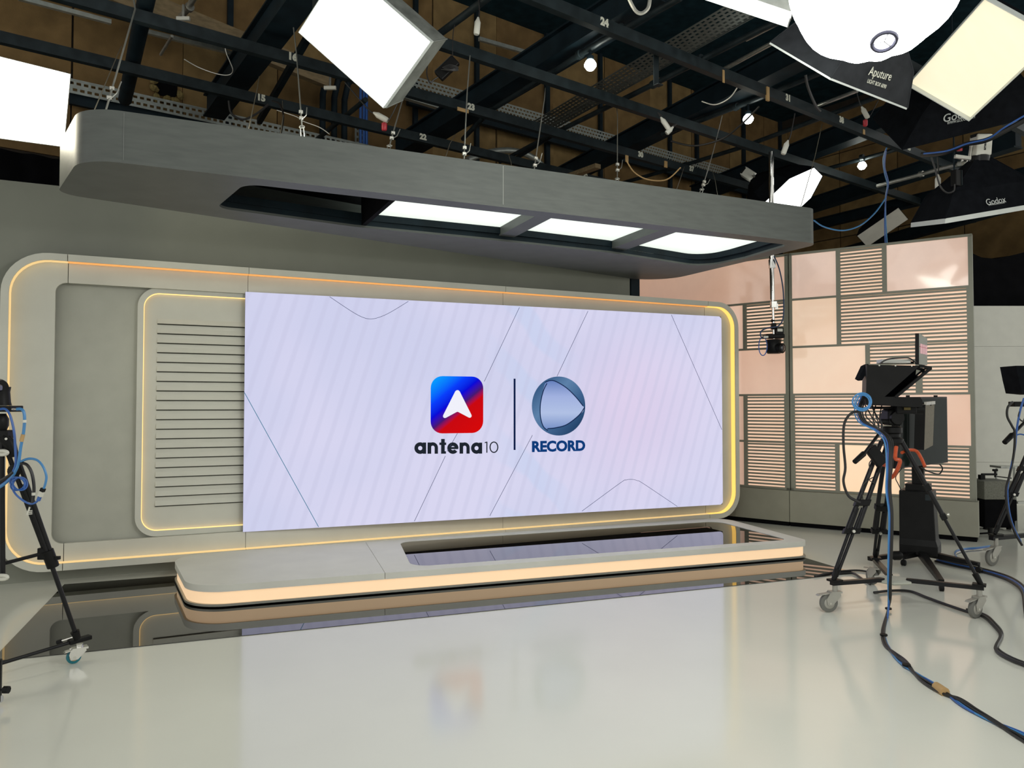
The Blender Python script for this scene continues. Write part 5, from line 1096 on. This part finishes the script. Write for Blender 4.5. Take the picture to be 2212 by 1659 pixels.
MB().beam(at(2150, 1008, LDp), at(2226, 1010, LDp), .26, .03).build('top_step', ALU, ld_)
MB().tube([at(2151, 1029, LDp), at(2185, 1033, LDp)], .008, 6).build('brace', BLKMET, ld_)
for y in (1085, 1122): MB().beam(at(2194, y, LDp-.25), at(2234, y, LDp-.25), .10, .03).build('step', BLK if y > 1100 else ALU, ld_)
cg = thing('gear_stand_foot', 'low black spreader foot standing behind the far right caster', 'stand', onZ(2140, 1160))
gq = onZ(2140, 1160)
for a in (0, 2.1, 4.2): MB().beam(gq+Z3*.05, gq+Vector((math.cos(a), math.sin(a), 0))*.22+Z3*.012, .025, .02).build('foot', BLK, cg)
MB().cyl(gq+Z3*.03, gq+Z3*.11, .03).build('post', BLK, cg)

# ---------------- left tripod cut by the picture edge
LD_ = 4.75
ldl = thing('tripod_dolly', 'wheeled spider dolly cut by the left picture edge', 'dolly', onZ(160, 1432))
gl = onZ(159, 1433)
pvl = caster(ldl, gl, .042, .115, RT*.6+FH*.5, TEAL, TANP, CHROME, .026)
el = Vector((pvl.x, pvl.y, .13)); cen = at(-8, 1436, 4.42)
arm = MB().tube([el+Z3*.01, cen], .011, 10).build('arm', BLKMET, ldl, True)
MB().box(el+Z3*.01, (.13, .05, .025), ((cen-el).normalized(), (cen-el).normalized().cross(Z3), Z3)).build('foot_clamp', BLK, arm, bevel=.004)
MB().cyl(at(128, 1386, LD_), at(160, 1376, LD_), .006).build('clamp_screw', CHROME, arm); MB().cyl(at(124, 1388, LD_), at(133, 1385, LD_), .014, n=10).build('clamp_knob', BLK, arm)
e3 = at(-8, 1470, 4.05); MB().box(at(-4, 1470, 4.1), (.03, .03, .22)).build('front_post', BLK, ldl); MB().cyl(at(2, 1490, 4.1), at(8, 1490, 4.1), .006).build('clamp_screw', CHROME, ldl); MB().cyl(at(8, 1490, 4.1), at(19, 1490, 4.1), .02, n=8).build('clamp_knob', BLK, ldl)
MB().lathe(at(-3, 1510, 4.1), RT, [(.02, -.01), (.02, .015)], 12).build('swivel', CHROME, ldl)
ltr = thing('camera_tripod', 'black tripod at the left edge carrying a dome-head camera', 'tripod', el+Z3*.03)
lfoot, lmid, ltop = at(165, 1373, LD_), at(108, 1205, 4.66), at(18, 958, 4.5)
dl_ = (lmid-ltop).normalized()
ul = MB()
for s in (-1, 1): ul.tube([ltop+RT*s*.024, lmid+RT*s*.016], .013, 10)
U_ = ul.build('leg', BLKMET, ltr, True)
MB().tube([ltop+(lmid-ltop)*.35, lfoot], .0135, 10).build('lower_tube', BLKMET, U_, True)
MB().tube([lmid-dl_*.05, lmid+dl_*.06], .034, 12).build('leg_lock', BLK, U_, True); MB().box(lmid+RT*.035, (.05, .02, .02), (RT, FH, Z3)).build('lock_lever', BLK, U_)
MB().cyl(lfoot-dl_*.03, lfoot+dl_*.02, .026, .02).build('foot', BLK, U_, True)
MB().tube([at(90, 1196, 4.64), at(-10, 1222, 4.5)], .011, 8).build('spreader_arm', BLKMET, ltr, True); MB().box(at(92, 1196, 4.64), (.05, .03, .07), (RT, FH, Z3)).build('spreader_joint', BLK, ltr, bevel=.004)
MB().tube([at(4, 940, 4.5), at(6, 1240, 4.5)], .014, 12).build('center_column', BLKMET, ltr, True)
for y in (978, 1247): MB().tube([at(5+11*math.cos(a*.5), y+4*math.sin(a*.5), 4.45) for a in range(13)], .011, 8, closed=True).build('white_ring', WHITEP, ltr, True)
MB().box(at(6, 938, 4.5), (.10, .08, .05), (RT, FH, Z3)).build('leg_crown', BLK, ltr, bevel=.01)
MB().tube([at(8, 945, 4.48), at(22, 958, 4.48), at(30, 985, 4.5)], [.03, .032, .026], 12).build('leg_joint', BLK, ltr, True); MB().cyl(at(13, 948, 4.43), at(13, 948, 4.42), .007).build('screw', STEEL, ltr)
MB().lathe(at(0, 912, 4.5), (0, 0, 1), [(.03, -.06), (.045, -.02), (.045, .02), (.03, .05)], 18).build('ball_head', BLK, ltr, True)
MB().lathe(at(30, 1018, 4.46), FW, [(.03, -.006), (.04, 0), (.03, .006)], 18).build('cable_hook', BLK, ltr, True)
lcam = thing('dome_camera', 'black dome-head camera at the left picture edge', 'camera', at(0, 890, 4.5))
MB().box(at(10, 883, 4.5), (.145, .12, .036), (RT, FH, Z3)).build('base', BLK, lcam, bevel=.004)
MB().lathe(at(2, 876, 4.5), (0, 0, 1), [(.055, 0), (.05, .02), (.045, .08), (.05, .11)], 20).build('neck', BLK, lcam, True)
hh = at(2, 838, 4.48); MB().lathe(hh-RT*.02, RT-FH*.4, [(.025, -.04), (.05, -.03), (.052, .02), (.045, .035)], 20).build('camera_head', BLK, lcam, True); MB().lathe(hh-FH*.03, -FH, [(.03, 0), (.035, .03), (.02, .034)], 18).build('lens', LENS, lcam, True)
for x in (26, 32): MB().cyl(at(x, 884, 4.43), at(x+4, 884, 4.43), .006).build('connector', ZINC, lcam)
cabl = [('light blue cable with white band looping from the left dome camera', [(36, 884), (46, 884), (52, 892), (53, 912), (50, 940), (45, 965), (40, 1000), (33, 1018), (26, 1030), (10, 1045), (-10, 1058)], .0085, LBLUE),
        ('deeper blue cable dropping from the left dome camera', [(0, 884), (12, 884), (22, 898), (30, 930), (33, 965), (34, 1000), (30, 1015), (20, 1034), (0, 1050)], .007, BLUE),
        ('light blue cable arching right to the network coupler', [(35, 1012), (45, 998), (62, 991), (80, 994), (93, 1008), (100, 1028), (98, 1045), (94, 1056)], .007, LBLUE),
        ('dark blue patch lead drooping under the network coupler', [(25, 1020), (24, 1045), (32, 1065), (48, 1080), (64, 1088), (76, 1086), (83, 1080)], .006, BLUE),
        ('short black cable with white band hanging on the left tripod', [(45, 1000), (58, 1004), (68, 1020), (73, 1045), (73, 1066), (70, 1086)], .009, BCAB),
        ('black cable running left behind the blue coil', [(30, 1020), (14, 1032), (-10, 1046)], .011, BCAB)]
for lab, pts, r, m_ in cabl: tag(cable('camera_cable', [at(x, y, 4.36) for x, y in pts], r, m_), lab, 'cable')
coil = [at(40+16*math.cos(a*.6)*(1-.2*math.sin(a*.21)), 1045+14*math.sin(a*.6+.4*math.sin(a*.3)), 4.33+.01*math.sin(a)) for a in range(44)]
tag(cable('cable_coil', coil, .005, BLUE, k=3), 'tangled coil of thin blue cable on the left tripod leg', 'cable')
cp = at(89, 1066, 4.36); cpr = thing('network_coupler', 'white and black network coupler joining two blue leads', 'coupler', cp); cdir = (at(94, 1056, 4.36)-at(84, 1080, 4.36)).normalized()
MB().beam(cp-cdir*.018, cp+cdir*.012, .02, .022).build('white_body', WHITEP, cpr); MB().beam(cp+cdir*.012, cp+cdir*.032, .02, .022).build('black_end', BLK, cpr); MB().beam(cp-cdir*.045, cp-cdir*.018, .014, .016).build('blue_plug', BLUE, cpr)
for (x, y, lab) in ((53, 910, 'upper'), (73, 1067, 'lower')):
    c = at(x, y, 4.355); tag(MB().cyl(c-Z3*.008, c+Z3*.008, .011, n=10).build('cable_band', WHITEP), lab+' white band on a cable of the left tripod', 'cable band')
c = at(48, 946, 4.355); tag(MB().cyl(c-Z3*.02+RT*.005*-1, c+Z3*.02+RT*.005, .0105, n=10).build('cable_band', TAPE), 'tan paper band on the left light blue cable', 'cable band')
tc2 = at(64, 1103, 4.36); tgr = thing('cable_clip', 'small white twist clip on the left tripod leg', 'clip', tc2)
MB().tube([tc2+Z3*.02, tc2-Z3*.02-RT*.012], .005, 6).build('stem', WHITEP, tgr)
for k in range(3): MB().beam(tc2-Z3*(.004+k*.009)-RT*.016, tc2-Z3*(.0+k*.009)+RT*.014, .006, .005).build('tie', WHITEP, tgr)
